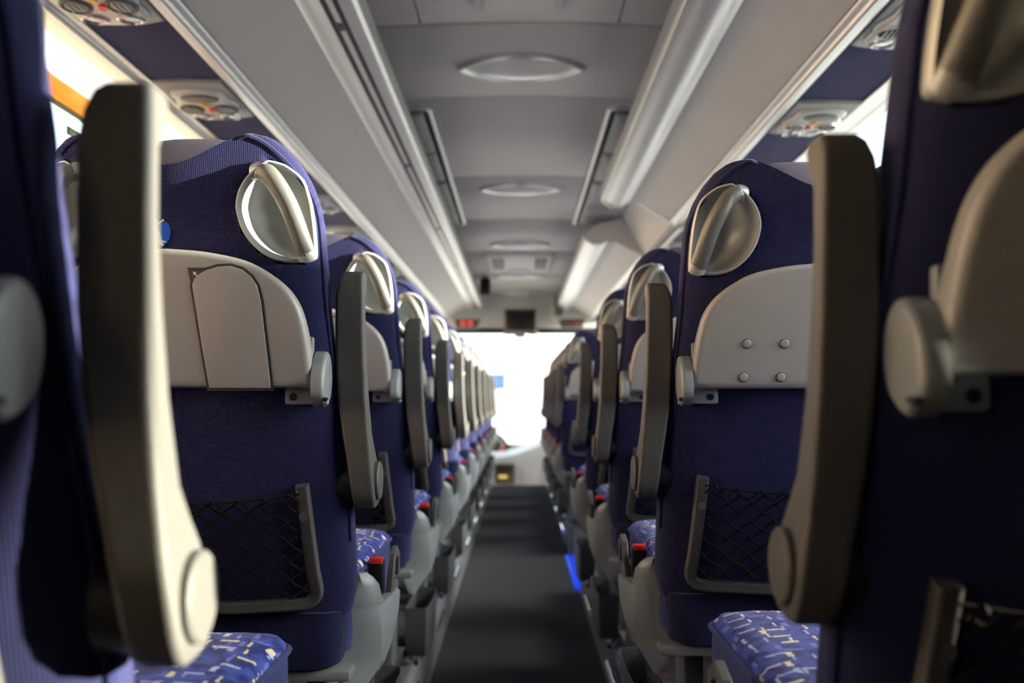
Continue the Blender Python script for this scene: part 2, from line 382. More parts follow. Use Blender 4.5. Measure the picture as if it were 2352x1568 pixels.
# ---- side walls with windows
SILL, WTOP = -0.05, 0.90
def wall(side, sx, X):
    lo = struct('wall_' + side, *b2(min(X, X + 0.06 * sx), max(X, X + 0.06 * sx), YB, 12.2, -0.5, Z(SILL)), M['wall'], 'grey lining below the %s windows' % side)
    put('window_ledge', *b2(min(X - 0.03 * sx, X + 0.06 * sx), max(X - 0.03 * sx, X + 0.06 * sx), YB, 12.2, Z(SILL) - 0.02, Z(SILL) + 0.01, 0.006), M['frame'], lo)
    # header between window top and roof
    xt = 1.09 * sx
    prof = [(xt, WTOP), (1.045 * sx, WTOP - 0.004), (1.045 * sx, WTOP + 0.03), (1.0 * sx, 1.30), (1.16 * sx, 1.30), (1.16 * sx, WTOP)]
    vf = loft([[(a, y, Z(b)) for a, b in prof] for y in (YB, 12.2)])
    put('window_header', *(vf if sx < 0 else flip(vf)), M['alu'], lo)
    y0, y1 = (-0.43, 0.13) if sx < 0 else (YB, 0.493)  # unseen panels, lengths set to shade the nearest row
    put('corner_panel', *b2(min(X, X + 0.06 * sx) if sx < 0 else 1.05, max(X, X + 0.06 * sx) if sx > 0 else -1.05, y0, y1, Z(SILL), Z(0.97)), M['navy_dark'], lo)
    return lo
WL = wall('left', -1, XL); WR = wall('right', 1, XR)
def window(n, sx, y0, y1):
    xb = (XL if sx < 0 else XR) + 0.03 * sx; xt = 1.11 * sx
    V = [(xb, y0, Z(SILL)), (xb, y1, Z(SILL)), (xt, y1, Z(WTOP)), (xt, y0, Z(WTOP))]
    V += [(a + 0.006 * sx, b, c) for a, b, c in V]
    F = [(0, 1, 2, 3), (7, 6, 5, 4), (0, 4, 5, 1), (1, 5, 6, 2), (2, 6, 7, 3), (3, 7, 4, 0)]
    o = struct('window_%d' % n, V, F, M['glass'], '%s side window pane, from about %.1f to %.1f metres ahead of the rear wall' % ('left' if sx < 0 else 'right', y0 - YB, y1 - YB))
    for y in (y1,):
        P = [(xb - 0.02 * sx, y, Z(SILL)), (xt - 0.02 * sx, y, Z(WTOP))]
        put('pillar', *sweep(P, rrect(0.035, 0.025, 0.008), up=(0, 1, 0)), M['black'], o)
n = 1
for sx, *yy in ((-1, (YB, -0.44), (0.15, 1.85, 3.55, 5.25, 6.95, 8.65, 10.3, 11.5)), (1, (0.49, 1.0, 2.62, 4.1, 5.1, 6.7, 8.4, 10.0, 11.5))):  # unseen rear left pane, sized as fill light for the nearest seats
    for ys in yy:
        for a, b in zip(ys, ys[1:]): window(n, sx, a, b); n += 1
WINS = n
# ---- ceiling: separate curved panels
def czed(x): return 1.20 - 0.016 * (x / 0.47) ** 2 - 0.5 * max(0, abs(x) - 0.5) ** 2
CEIL = struct('ceiling', *b2(-1.12, 1.12, YB, 12.2, Z(1.31), Z(1.36)), M['ceil'], 'pale grey panelled ceiling above the aisle')
def ceil_panel(x0, x1, y0, y1, gap=0.006, t=0.012):
    y0 += gap; y1 -= gap; n = 14; up, dn = [], []
    xs = [x0 + (x1 - x0) * i / n for i in range(n + 1)]
    loops = []
    for y, d in ((y0, 0.005), (y0 + 0.006, 0.0), (y1 - 0.006, 0.0), (y1, 0.005)):
        loops.append([(x, y, Z(czed(x) + d)) for x in xs])
    V, F = loft(loops, (False, False), closed=False)
    k = len(V); V += [(a, b, c + t) for a, b, c in V]; F += [tuple(reversed([i + k for i in f])) for f in F]
    return V, F
seams = [YB, -0.2, 1.4, 3.13, 3.91, 5.33, 6.62, 8.05, 9.55, 10.55, 11.7]
for a, b in zip(seams, seams[1:]):
    if b < 3.2:
        for x0, x1 in ((-0.80, -0.318), (-0.314, 0.314), (0.318, 0.80)): put('panel', *ceil_panel(x0, x1, a, b), M['ceil'], CEIL)
    else: put('panel', *ceil_panel(-0.80, 0.80, a, b), M['ceil'], CEIL)
# dark seam backing so that the joints read
put('joint_backing', *ceil_panel(-0.79, 0.79, YB, 11.7, t=0.004), M['black'], CEIL).location.z = 0.0145
# roof hatch frame above the camera
o = empty('roof_hatch', (0.0, 2.45, Z(1.196))); tag(o, 'rounded grey roof hatch frame overhead at the top edge', 'roof hatch')
oh = rrect(0.135, 0.56, 0.04, 5)
put('hatch_frame', *plate(oh, 0.014, 0.006, lambda u, v, w: (u, v, -w)), M['ceil'], o)
put('hatch_lid', *plate(rrect(0.11, 0.535, 0.03, 5), 0.005, 0.002, lambda u, v, w: (u, v, -0.0135 - w)), M['rack'], o)
# ceiling lamps: lens-shaped scoops
def lamp_outline(hw, hd, n=16):
    out = []
    r = (hw * hw + hd * hd) / (2 * hd); a0 = math.asin(hw / r)
    for i in range(n): a = -a0 + 2 * a0 * i / n; out.append((r * math.sin(a), -(r * math.cos(a) - (r - hd))))
    for i in range(n): a = a0 - 2 * a0 * i / n; out.append((r * math.sin(a), (r * math.cos(a) - (r - hd))))
    return out
def ring(o, prof, to3):
    """profile of (inset, height) rings, last capped"""
    o = ccw(o); return loft([[to3(u, v, h) for u, v in (inset(o, d) if d else o)] for d, h in prof], (False, True))
def scale_out(o, k): return [(u * k, v * k) for u, v in o]
lamp_name = ['nearest', 'second', 'third', 'fourth', 'fifth and farthest']
for i, y in enumerate((3.54, 5.63, 7.69, 9.66, 11.35)):
    o = empty('ceiling_lamp', (0.005, y, Z(1.199))); tag(o, 'almond-shaped frosted ceiling lamp over the aisle, %s from the camera' % lamp_name[i], 'ceiling lamp', 'ceiling lamps over the aisle')
    oo = ccw(lamp_outline(0.235, 0.135))
    f = lambda u, v, w: (u, v, -w)
    loops = []
    for k, h in ((1.0, 0.0), (0.99, 0.012), (0.965, 0.02), (0.93, 0.02), (0.90, 0.010), (0.88, 0.002)): loops.append([f(u * k, v * k, h) for u, v in oo])
    put('rim', *loft(loops, (False, False)), M['alu'], o)
    loops = []
    for k, h in ((0.90, 0.002), (0.8, 0.016), (0.62, 0.028), (0.4, 0.034), (0.15, 0.037), (0.02, 0.0375)): loops.append([f(u * k, v * k, h) for u, v in oo])
    put('diffuser', *loft(loops, (False, True)), M['lens'], o)
# air outlet hatch
o = empty('air_grille', (0.0, 8.72, Z(1.197))); tag(o, 'square air return panel with slots between the ceiling lamps', 'air vent')
put('frame', *plate(rrect(0.29, 0.56, 0.03, 4), 0.014, 0.006, lambda u, v, w: (u, v, -w)), M['ceil'], o)
put('cover', *plate(rrect(0.262, 0.51, 0.02, 4), 0.008, 0.003, lambda u, v, w: (u, v, -0.013 - w)), M['rack'], o)
for sx in (-1, 1):
    for k in range(3): put('slot', *box((sx * (0.15 + 0.035 * k), -0.03, -0.022), (0.022, 0.7, 0.004), 0.001), M['groove'], o)
put('pull_handle', *plate(scale_out(lamp_outline(0.10, 0.05), 1), 0.02, 0.008, lambda u, v, w: (u, v + 0.40, -0.02 - w)), M['alu'], o)
# side grille strips on the ceiling
for sx, nm in ((-1, 'left'), (1, 'right')):
    o = empty('speaker_strip', (0, 0, 0)); tag(o, 'long ceiling strip of square grilles beside the %s luggage rack' % nm, 'grille')
    zz = 1.168
    ro = [(sx * (0.5 + u), 5.36 + v) for u, v in rrect(0.137, 1.36, 0.04, 5)]
    ri = [(sx * (0.51 + u), 5.36 + v) for u, v in rrect(0.125, 1.33, 0.03, 5)]
    if sx < 0: pass
    loops = [[(u, v, Z(czed(u)) - h) for u, v in L_] for L_, h in ((ro, 0.0), (ro, 0.012), (inset(ccw(ro), 0.004) if sx > 0 else inset(ccw(ro), 0.004), 0.016))] if False else None
    def fr(o1, d1, h): return [(u, v, Z(czed(u)) - h) for u, v in (inset(ccw(o1), d1) if d1 else ccw(o1))]
    put('frame', *loft([fr(ro, 0, -0.002), fr(ro, 0, 0.012), fr(ro, 0.004, 0.016), fr(ro, 0.014, 0.016), fr(ro, 0.018, 0.004)], (False, False)), M['alu'], o)
    put('recess', *loft([fr(ro, 0.016, 0.0035), fr(ro, 0.02, 0.004)], (False, True)), M['groove'], o)
    for y0, y1 in ((4.07, 4.70), (4.73, 5.33), (5.40, 6.03), (6.05, 6.66)):
        t = [(sx * (0.515 + u), (y0 + y1) / 2 + v) for u, v in rrect(0.113, (y1 - y0) / 2, 0.012, 3)]
        g = put('grille', *plate(t, 0.012, 0.004, lambda u, v, w: (u, v, Z(czed(u)) - 0.005 - w)), M['vent'], o)
        for dy in (0.07, (y1 - y0) - 0.07):
            put('screw', *revolve([(0.006, 0.0), (0.006, 0.002), (0.004, 0.003)], 8, 'z', (sx * 0.47, y0 + dy, Z(czed(0.47)) - 0.019)), M['black'], g)

# ---- luggage racks (profile extruded along the cabin)
def extr(prof, y0, y1, sx, caps=(True, True)):
    vf = loft([[(sx * a, y, Z(b)) for a, b in prof] for y in (y0, y1)], caps)
    return vf if sx < 0 else flip(vf)
def rack(sx, y0, y1, label):
    o = empty('luggage_rack', (0, y0, 0)); o.location = (sx * 0.6, y0, Z(0.9)); tag(o, label, 'luggage rack')
    off = Vector((-sx * 0.6, -y0, -Z(0.9)))
    def P(nm, prof, m, ang=40, a=y0, b=y1, par=None):
        V, F = extr(prof, a, b, sx); V = [tuple(Vector(v) + off) for v in V]
        return put(nm, V, F, m, par or o, ang=ang)
    P('bottom_panel', [(0.772, 0.907), (0.577, 1.010), (0.577, 1.024), (0.785, 0.925)], M['rack'])
    # outer rail: rounded extrusion with a bead
    pr = [(0.838, 0.93), (0.838, 0.899)]
    pr += [(0.833, 0.893), (0.815, 0.890), (0.806, 0.891)]
    for k in range(9):
        a = math.pi * (k / 8); pr.append((0.797 + 0.009 * math.cos(a), 0.889 - 0.009 * math.sin(a)))
    pr += [(0.786, 0.892), (0.778, 0.897), (0.774, 0.904), (0.776, 0.93)]
    P('outer_rail', pr, M['alu'], 30)
    # inner lip
    if sx < 0:
        pr = [(0.575, 1.03), (0.575, 1.008), (0.572, 1.003), (0.560, 0.999), (0.545, 1.001), (0.520, 0.998), (0.503, 0.997)]
        pr += [(0.502, 1.014), (0.488, 1.014), (0.487, 0.997), (0.472, 0.997), (0.471, 1.014), (0.458, 1.014), (0.457, 0.998)]
        pr += [(0.440, 0.999), (0.424, 1.004), (0.415, 1.014), (0.412, 1.03), (0.414, 1.07), (0.43, 1.07), (0.432, 1.03)]
    else:
        pr = [(0.575, 1.03), (0.575, 1.010), (0.571, 1.004), (0.56, 1.0)]
        for k in range(9): t = k / 8; pr.append((0.553 - 0.115 * t, 0.998 - 0.022 * math.sin(math.pi * min(1, t * 1.0)) + 0.004 * t))
        pr += [(0.430, 1.004), (0.424, 1.006), (0.419, 1.014), (0.416, 1.03), (0.418, 1.08), (0.435, 1.08), (0.44, 1.03)]
    P('inner_lip', pr, M['alu'], 30)
    P('rack_floor', [(0.80, 0.94), (0.44, 1.035), (0.44, 1.045), (0.80, 0.95)], M['rack'])
    return o, P
rl, P = rack(-1, YB, 11.2, 'long left luggage rack with twin dark grooves in its lip')
for a in (0.488, 0.458): P('groove_shade', [(a + 0.0135, 1.001), (a + 0.0005, 1.001), (a + 0.0005, 1.013), (a + 0.0135, 1.013)], M['black'])  # black strips paint the shade inside the lip grooves
for y in (2.6, 4.2, 5.8, 7.4, 9.0, 10.6): P('joint_clip', [(0.487, 0.9955), (0.472, 0.9955), (0.472, 1.012), (0.487, 1.012)], M['black'], 40, y, y + 0.05)
rr, P = rack(1, YB, 5.05, 'near right luggage rack ending above the middle stairs')
cap = [(0.577, 1.012), (0.56, 0.998), (0.52, 0.976), (0.47, 0.976), (0.432, 1.0), (0.416, 1.02), (0.416, 1.06), (0.6, 1.06), (0.84, 0.95), (0.84, 0.895), (0.80, 0.878), (0.774, 0.9)]
P('end_cap', cap, M['alu'], 40, 5.05, 5.075)
rf, P = rack(1, 6.35, 11.2, 'far right luggage rack between the middle stairs and the front')
capf = [(0.577, 1.012), (0.56, 0.998), (0.52, 0.978), (0.47, 0.978), (0.432, 1.0), (0.418, 1.02), (0.43, 1.06), (0.50, 1.11), (0.70, 1.155), (0.84, 1.06), (0.84, 0.9), (0.80, 0.88), (0.774, 0.905)]
P('end_panel', capf, M['rack'], 40, 6.30, 6.345)
# cove behind the racks and blue channel lining
for sx, nm, k in ((-1, 'left', 4), (1, 'right', 6)):
    struct('trim_%d' % k, *extr([(1.05, 0.902), (0.832, 0.902), (0.832, 0.912), (1.05, 0.912)], YB, 11.4, sx), M['blue_lining'], 'dark blue fabric channel between the %s rack and windows' % nm)
    struct('trim_%d' % (k + 1), *extr([(0.838, 0.904), (0.80, 0.91), (0.74, 1.0), (0.66, 1.15), (0.62, 1.185), (0.62, 1.2), (0.70, 1.2), (0.85, 0.95)], YB, 11.4, sx), M['rack'], 'grey sloping cove above the %s luggage rack' % nm)
o = put('grab_rail', *extr([(0.83 + 0.011 * math.cos(2 * math.pi * i / 10), 0.872 + 0.011 * math.sin(2 * math.pi * i / 10)) for i in range(10)], 5.06, 6.36, 1), M['alu']); tag(o, 'silver rail bridging the gap between the two right racks', 'rail')
# folding monitor in the gap on the right
o = empty('ceiling_monitor', (0.98, 6.55, Z(0.90))); tag(o, 'dark folding monitor hanging beside the far right rack', 'monitor')
put('housing', *box((0, 0, -0.055), (0.30, 0.05, 0.17), 0.012), M['dash'], o)
put('screen', *box((0.03, -0.026, -0.055), (0.22, 0.006, 0.12), 0.002), M['screen'], o)

# ---- passenger service units
def psu_proto(sx):
    o = empty('service_unit', (0, 0, 0))
    f = lambda u, v, w: (u, v, -w)
    base = [(-0.103, -0.17), (0.103, -0.185), (0.106, 0.15), (0.05, 0.175), (0, 0.18), (-0.05, 0.178), (-0.106, 0.165)]
    put('base_plate', *plate(spline([(a, b, 0) for a, b in ((-0.1, -0.185), (0, -0.19), (0.1, -0.185))], 6) + spline([(a, b, 0) for a, b in ((0.104, 0.15), (0.05, 0.172), (0, 0.178), (-0.05, 0.172), (-0.104, 0.15))], 4), 0.012, 0.005, f), M['vent'], o)
    oc = [(-0.075, -0.10), (-0.06, -0.125), (0, -0.135), (0.06, -0.125), (0.078, -0.095), (0.075, -0.06), (0.082, -0.03), (0.092, 0.01), (0.085, 0.05), (0.088, 0.08), (0.08, 0.12), (0.04, 0.145), (0, 0.15), (-0.04, 0.145), (-0.08, 0.12), (-0.088, 0.08), (-0.085, 0.05), (-0.092, 0.01), (-0.082, -0.03), (-0.075, -0.06)]
    oc = [p[:2] for p in spline([(a, b, 0) for a, b in oc], 4, True)]
    put('console', *plate(oc, 0.024, 0.010, f, 4), M['silver'], o)
    el = lambda cx, cy, a, b, n=28: [(cx + a * math.cos(2 * math.pi * i / n), cy + b * math.sin(2 * math.pi * i / n)) for i in range(n)]
    put('speaker_cover', *plate(el(0.004, -0.082, 0.056, 0.038), 0.006, 0.003, lambda u, v, w: (u, v, -0.0225 - w)), M['frame'], o)
    for cx in (-0.052, 0.052):
        v = put('air_nozzle', *loft([[(a, b, -0.024 - h) for a, b in el(cx, 0.025, r, r * 1.2)] for r, h in ((0.036, -0.004), (0.035, 0.004), (0.030, 0.006), (0.027, 0.001), (0.02, -0.002))]), M['frame' if sx < 0 else 'silver'], o)
        put('nozzle_opening', *plate(el(cx, 0.025, 0.025, 0.03), 0.002, 0.0005, lambda u, v_, w: (u, v_, -0.0255 - w)), M['groove' if sx > 0 else 'vent'], v)
        for k in (-1, 0, 1): put('vane', *box((cx + 0.012 * k, 0.025, -0.029), (0.003, 0.046, 0.004), 0.001), M['silver'], v)
    put('call_button', *loft([[(a, b, -0.022 - h) for a, b in el(0.0, -0.015, r, r * 1.1)] for r, h in ((0.013, 0), (0.0125, 0.007), (0.010, 0.009), (0.006, 0.008))]), M['yellow'], o)
    put('light_button', *loft([[(a, b, -0.022 - h) for a, b in el(0.010 * (-sx), 0.028, r, r * 1.1)] for r, h in ((0.013, 0), (0.0125, 0.007), (0.010, 0.009), (0.006, 0.008))]), M['red' if sx < 0 else 'darkred'], o)
    for cx in (-0.042, 0.042): put('reading_lamp', *loft([[(a, b, -0.02 - h) for a, b in el(cx, 0.105, r * 1.15, r)] for r, h in ((0.030, 0), (0.029, 0.006), (0.024, 0.009), (0.02, 0.004), (0.008, 0.006))]), M['clear'], o)
    return o

# ================================================================== coach seat
# local frame: x sideways (aisle at +x for s=+1), y forward from the armrest, z above the platform
def H(z): return z - PLAT
W_TAB = [(-0.335, 0.17), (-0.325, 0.195), (-0.305, 0.211), (-0.27, 0.2185), (-0.11, 0.217), (0.0, 0.206), (0.12, 0.193), (0.23, 0.189), (0.26, 0.185), (0.285, 0.177), (0.308, 0.165), (0.325, 0.151), (0.338, 0.134), (0.346, 0.110)]
T_TAB = [(-0.335, 0.07), (-0.32, 0.09), (-0.27, 0.11), (0.0, 0.11), (0.15, 0.125), (0.25, 0.115), (0.31, 0.09), (0.335, 0.055), (0.346, 0.022)]
NEXP = 3.0
LEAN = 0.24
def yb(z): return -0.035 - LEAN * z
def wz(z): return lerp_tab(W_TAB, z)
def tz(z): return lerp_tab(T_TAB, z)
def backy(x, z):
    q = min(0.999, abs(x) / wz(z)); T = tz(z)
    return yb(z) + (0.125 - T) * 0.3 * 0 + T / 2 - T / 2 * (1 - q ** NEXP) ** (1 / NEXP)
# outline of the grab bowl in (x, z), aisle side, from its centre
BOWL_PX = [(610, 120), (740, 150), (860, 200), (1060, 370), (1200, 620), (1280, 860), (1305, 1050), (1290, 1250), (1240, 1385), (1180, 1420), (1080, 1440), (850, 1445), (620, 1380), (420, 1230), (280, 1040), (205, 830), (190, 680), (230, 500), (330, 330), (470, 200), (560, 140)]
def px2l(px, py, d=1.275, cx=0.4526): return (-(1193 - px) * d / 2287 + cx, (914 - py) * d / 2287)
def on_back(px, py, lift=0.008):
    d = 1.30
    for _ in range(8):
        x, z = px2l(px, py, d); q = min(abs(x), 0.965 * wz(z)); d = 1.365 + backy(q, z) - lift
    return x, z
BOWL = [on_back(500 + a / 5.6, 340 + b / 5.6) for a, b in BOWL_PX]
BOWL = [(min(a, 0.965 * wz(b)), b) for a, b in BOWL]
BOWL = [p[:2] for p in spline([(a, b, 0) for a, b in BOWL], 3, True)]
BC = (sum(p[0] for p in BOWL) / len(BOWL), sum(p[1] for p in BOWL) / len(BOWL))
def in_poly(x, y, P):
    c = False; n = len(P)
    for i in range(n):
        (x1, y1), (x2, y2) = P[i - 1], P[i]
        if (y1 > y) != (y2 > y) and x < (x2 - x1) * (y - y1) / (y2 - y1) + x1: c = not c
    return c
def shrink(P, k): return [(BC[0] + (a - BC[0]) * k, BC[1] + (b - BC[1]) * k) for a, b in P]
BOWL_IN = shrink(BOWL, 0.955)

def backrest_vf():
    m = 170; loops = []
    zs = [-0.335, -0.332, -0.328, -0.322, -0.315, -0.305] + [-0.297 + 0.0075 * i for i in range(82)] + [0.319, 0.325, 0.331, 0.336, 0.340, 0.343, 0.346]
    for z in zs:
        w, T = wz(z), tz(z); c = yb(z) + T / 2; l = []
        for j in range(m):
            a = 2 * math.pi * j / m + math.pi / m; ca, sa = math.cos(a), math.sin(a)
            x = w * math.copysign(abs(ca) ** (2 / NEXP), ca); y = c + T / 2 * math.copysign(abs(sa) ** (2 / NEXP), sa)
            zz = z - 0.05 * math.exp(-(x / 0.08) ** 2) * smooth(0.20, 0.346, z)
            if sa < 0 and in_poly(abs(x), zz, BOWL_IN): y = min(y + 0.064, c + 0.012)
            l.append((x, y, H(zz)))
        loops.append(l)
    V, F = loft(loops, (True, False)); b = (len(zs) - 1) * m
    F += [(b + j, b + j + 1, b + m - 2 - j, b + m - 1 - j) for j in range(m // 2 - 1)]
    return V, F
def edge_piping():
    # along the top edge of the back panel, hump to hump, and down the aisle corners
    path = []
    pts = []
    for z in [-0.2, -0.1, 0.0, 0.1, 0.18, 0.24, 0.27, 0.29, 0.305, 0.32, 0.332, 0.340, 0.343]:
        w, T = wz(z), tz(z); q = 0.985 - 0.12 * smooth(0.25, 0.343, z); x = w * q
        pts.append((x, yb(z) + T / 2 - T / 2 * (1 - q ** NEXP) ** (1 / NEXP) - 0.0005, z))
    right = [(x, y, H(z - 0.05 * math.exp(-(x / 0.08) ** 2) * smooth(0.20, 0.346, z))) for x, y, z in pts]
    mid = []
    for i in range(1, 12):
        x = right[-1][0] * (1 - i / 6.0); z = 0.343 - 0.05 * math.exp(-(x / 0.08) ** 2)
        mid.append((x, yb(0.343) + 0.006, H(z)))
    left = [(-x, y, z) for x, y, z in reversed(right)]
    return sweep(spline(right + mid + left, 3), circ(0.0032, 6), up=(0, -1, 0))
def superell(c, r, e1=0.7, e2=0.8, nu=36, nv=16):
    V, F = [], []
    pw = lambda t, e: math.copysign(abs(t) ** e, t)
    for i in range(nv + 1):
        v = -math.pi / 2 + math.pi * i / nv
        for j in range(nu):
            u = 2 * math.pi * j / nu
            V.append((c[0] + r[0] * pw(math.cos(v), e1) * pw(math.cos(u), e2), c[1] + r[1] * pw(math.cos(v), e1) * pw(math.sin(u), e2), c[2] + r[2] * pw(math.sin(v), e1)))
    for i in range(nv):
        for j in range(nu): k = (j + 1) % nu; F.append((i * nu + j, i * nu + k, (i + 1) * nu + k, (i + 1) * nu + j))
    return V, F
def lean(vf, z0=0.0):    # shear a shape with the lean of the backrest
    return [(v[0], v[1] - LEAN * (v[2] - H(z0)), v[2]) for v in vf[0]], vf[1]

def bowl_vf(s):
    P = ccw(BOWL); k = s
    prof = [(1.015, 0.0), (1.012, -0.006), (0.995, -0.010), (0.965, -0.0105), (0.94, -0.007), (0.92, 0.0), (0.87, 0.009), (0.78, 0.019), (0.64, 0.030), (0.46, 0.038), (0.25, 0.043), (0.08, 0.044)]
    loops = []
    for sc, dy in prof:
        l = []
        for a, b in shrink(P, sc):
            # surface follows the back, flattening towards the centre
            ys = backy(min(a, wz(b) * 0.97), b); yc = backy(BC[0], BC[1]) - LEAN * (b - BC[1])
            t = smooth(0.9, 0.3, sc); l.append((a * k, min(ys * (1 - t) + yc * t + dy, yb(b) + tz(b) / 2 + 0.004), H(b)))
        loops.append(l)
    vf = loft(loops, (False, True))
    return vf if s < 0 else flip(vf)
BAR_PX = [(455, 290, -0.006), (540, 300, -0.018), (640, 345, -0.030), (760, 500, -0.038), (880, 720, -0.040), (960, 930, -0.036), (1030, 1150, -0.026), (1085, 1320, -0.012), (1100, 1380, -0.002)]
def bar_vf(s, a, b):
    pts = []
    for px, py, dy in BAR_PX:
        x, z = px2l(500 + px / 5.6, 340 + py / 5.6, 1.28); yc = backy(BC[0], BC[1]) - LEAN * (z - BC[1]); pts.append(((x - 0.05 * dy) * s, yc + dy * 0.42 + 0.002, H(z)))
    sp = spline(pts, 5); n = len(sp) - 1
    sp = sp[int(a * n):int(b * n) + 1]
    return sweep(sp, circ(0.0125, 14, 0.010), up=(0, -1, 0))

TRAY_R = [(0.0, 0.191), (0.0495, 0.187), (0.0997, 0.1765), (0.130, 0.161), (0.154, 0.141), (0.1685, 0.117), (0.1765, 0.085), (0.181, 0.048), (0.1845, 0.0134)]
TRAY = [p[:2] for p in spline([(a, b, 0) for a, b in TRAY_R], 4)]
TRAY = TRAY + [(-a, b) for a, b in reversed(TRAY[1:])]
def tray3(lift): return lambda u, v, w: (u, yb(v) - 0.006 - lift - w, H(v))
def disc_outline():
    pts = [(0.020, 0.058), (0.004, 0.062), (-0.014, 0.052), (-0.026, 0.036), (-0.031, 0.018), (-0.030, 0.004), (-0.022, -0.004), (-0.012, -0.010), (-0.002, -0.012), (0.012, -0.008), (0.026, 0.002), (0.034, 0.02), (0.032, 0.042)]
    return [p[:2] for p in spline([(a, b, 0) for a, b in pts], 3, True)]

def arm_vf():
    rows = [  # z, near y, far y, inner x, outer x
        (0.174, 0.012, 0.032, 0.216, 0.233), (0.173, 0.004, 0.036, 0.213, 0.2355), (0.168, -0.001, 0.038, 0.209, 0.2365), (0.157, -0.003, 0.033, 0.2045, 0.2368),
        (0.140, -0.003, 0.021, 0.2015, 0.237), (0.10, -0.001, 0.021, 0.201, 0.2375), (0.05, 0.000, 0.026, 0.202, 0.239), (0.0, 0.003, 0.033, 0.205, 0.241), (-0.05, 0.008, 0.045, 0.211, 0.244),
        (-0.07, 0.011, 0.060, 0.214, 0.2455), (-0.085, 0.013, 0.074, 0.216, 0.2465), (-0.10, 0.016, 0.086, 0.218, 0.2475), (-0.12, 0.021, 0.094, 0.220, 0.249), (-0.135, 0.026, 0.092, 0.2215, 0.2495), (-0.147, 0.033, 0.084, 0.223, 0.2495), (-0.153, 0.043, 0.073, 0.226, 0.247)]
    loops = []
    for z, y0, y1, x0, x1 in reversed(rows):
        x1 += 0.003; hw, hh = (x1 - x0) / 2, (y1 - y0) / 2; r = min(hw, hh, 0.011) * 0.42
        loops.append([((x0 + x1) / 2 + a, (y0 + y1) / 2 + b - 0.014, H(z)) for a, b in rrect(hw, hh, r, 4)])
    return loft(loops)

def cover_vf():
    # light shell: rear panel, ridge, aisle flange; sections from top to bottom
    rows = [  # z, L(x,y), R(x,y), F(x,y)
        (-0.256, (0.200, 0.135), (0.208, 0.138), (0.211, 0.150)), (-0.264, (0.197, 0.128), (0.218, 0.138), (0.221, 0.155)), (-0.276, (0.196, 0.128), (0.227, 0.145), (0.229, 0.162)),
        (-0.292, (0.195, 0.130), (0.229, 0.152), (0.2315, 0.170)), (-0.304, (0.194, 0.132), (0.230, 0.156), (0.233, 0.182)), (-0.3055, (0.1935, 0.133), (0.230, 0.157), (0.241, 0.292)), (-0.312, (0.193, 0.134), (0.2305, 0.159), (0.244, 0.300)), (-0.335, (0.186, 0.140), (0.232, 0.168), (0.243, 0.295)), (-0.350, (0.174, 0.142), (0.232, 0.176), (0.242, 0.285)),
        (-0.365, (0.167, 0.144), (0.231, 0.184), (0.240, 0.272)), (-0.385, (0.167, 0.150), (0.230, 0.198), (0.236, 0.25)), (-0.402, (0.170, 0.156), (0.227, 0.208), (0.230, 0.222)), (-0.415, (0.174, 0.162), (0.219, 0.203), (0.221, 0.210)), (-0.435, (0.180, 0.170), (0.206, 0.193), (0.208, 0.198)), (-0.450, (0.186, 0.178), (0.198, 0.188), (0.199, 0.191))]
    loops = []
    for z, L_, R_, F_ in rows:
        sh = Vector((0.0146, -0.029)); L_, R_, F_ = Vector(L_) + sh, Vector(R_) + sh, Vector(F_) + sh
        q = []
        m1 = (L_ + R_) / 2 + Vector((0.0, -0.006))
        m2 = (R_ + F_) / 2 + Vector((0.003, -0.002))
        outer = [L_ + Vector((-0.004, 0.012)), L_, m1, R_ - (R_ - L_).normalized() * 0.002, R_ + (F_ - R_).normalized() * 0.003, m2, F_, F_ + Vector((-0.012, 0.002))]
        inner = [R_ + Vector((-0.012, 0.018))]
        loops.append([(p.x, p.y, H(z)) for p in outer + inner])
    return flip(loft(loops))

def net_vf():
    parts = []; dx, dz = 0.0345, 0.0262; sl = dz / dx; zlo = -0.275
    def top(x): return -0.132 - 0.012 * (1 - (x / 0.15) ** 2)
    def lim(z): return 0.149 + 0.014 * (-z - 0.12) / 0.15
    for fam in (1, -1):
        for k in range(-16, 17):
            run = []
            for i in range(61):
                z = zlo + (0.145) * i / 60; x = k * dx + fam * (z - zlo) / sl + fam * 0.0 + 0.0022 * math.sin((z - zlo) / dz * 2 * math.pi)
                ok = abs(x) < lim(z) and z < top(x) + 0.001
                if ok: run.append((x, yb(z) - 0.0125 - 0.0012 * fam - 0.006 * math.cos(x / 0.16 * 1.5), H(z)))
                if (not ok or i == 60) and len(run) > 2: parts.append(sweep(run[::2] if len(run) > 5 else run, circ(0.0016, 5), up=(0, -1, 0.01)))
                if not ok: run = []
    return join(*parts)
def cord_vf():
    pts = [(x, yb(-0.13) - 0.020, H(-0.128 - 0.014 * (1 - (x / 0.16) ** 2))) for x in [-0.158 + 0.0158 * i for i in range(21)]]
    parts = [sweep(pts, circ(0.0015, 6), up=(0, -1, 0))]
    for k in range(-4, 5):
        x = k * 0.0345 + 0.008; z = -0.128 - 0.014 * (1 - (x / 0.16) ** 2)
        parts.append(sweep([(x - 0.006, yb(z) - 0.020, H(z - 0.003)), (x - 0.002, yb(z) - 0.024, H(z + 0.002)), (x + 0.004, yb(z) - 0.021, H(z - 0.002)), (x + 0.012, yb(z) - 0.019, H(z - 0.010))], circ(0.002, 5), up=(0, -1, 0)))
    return join(*parts)
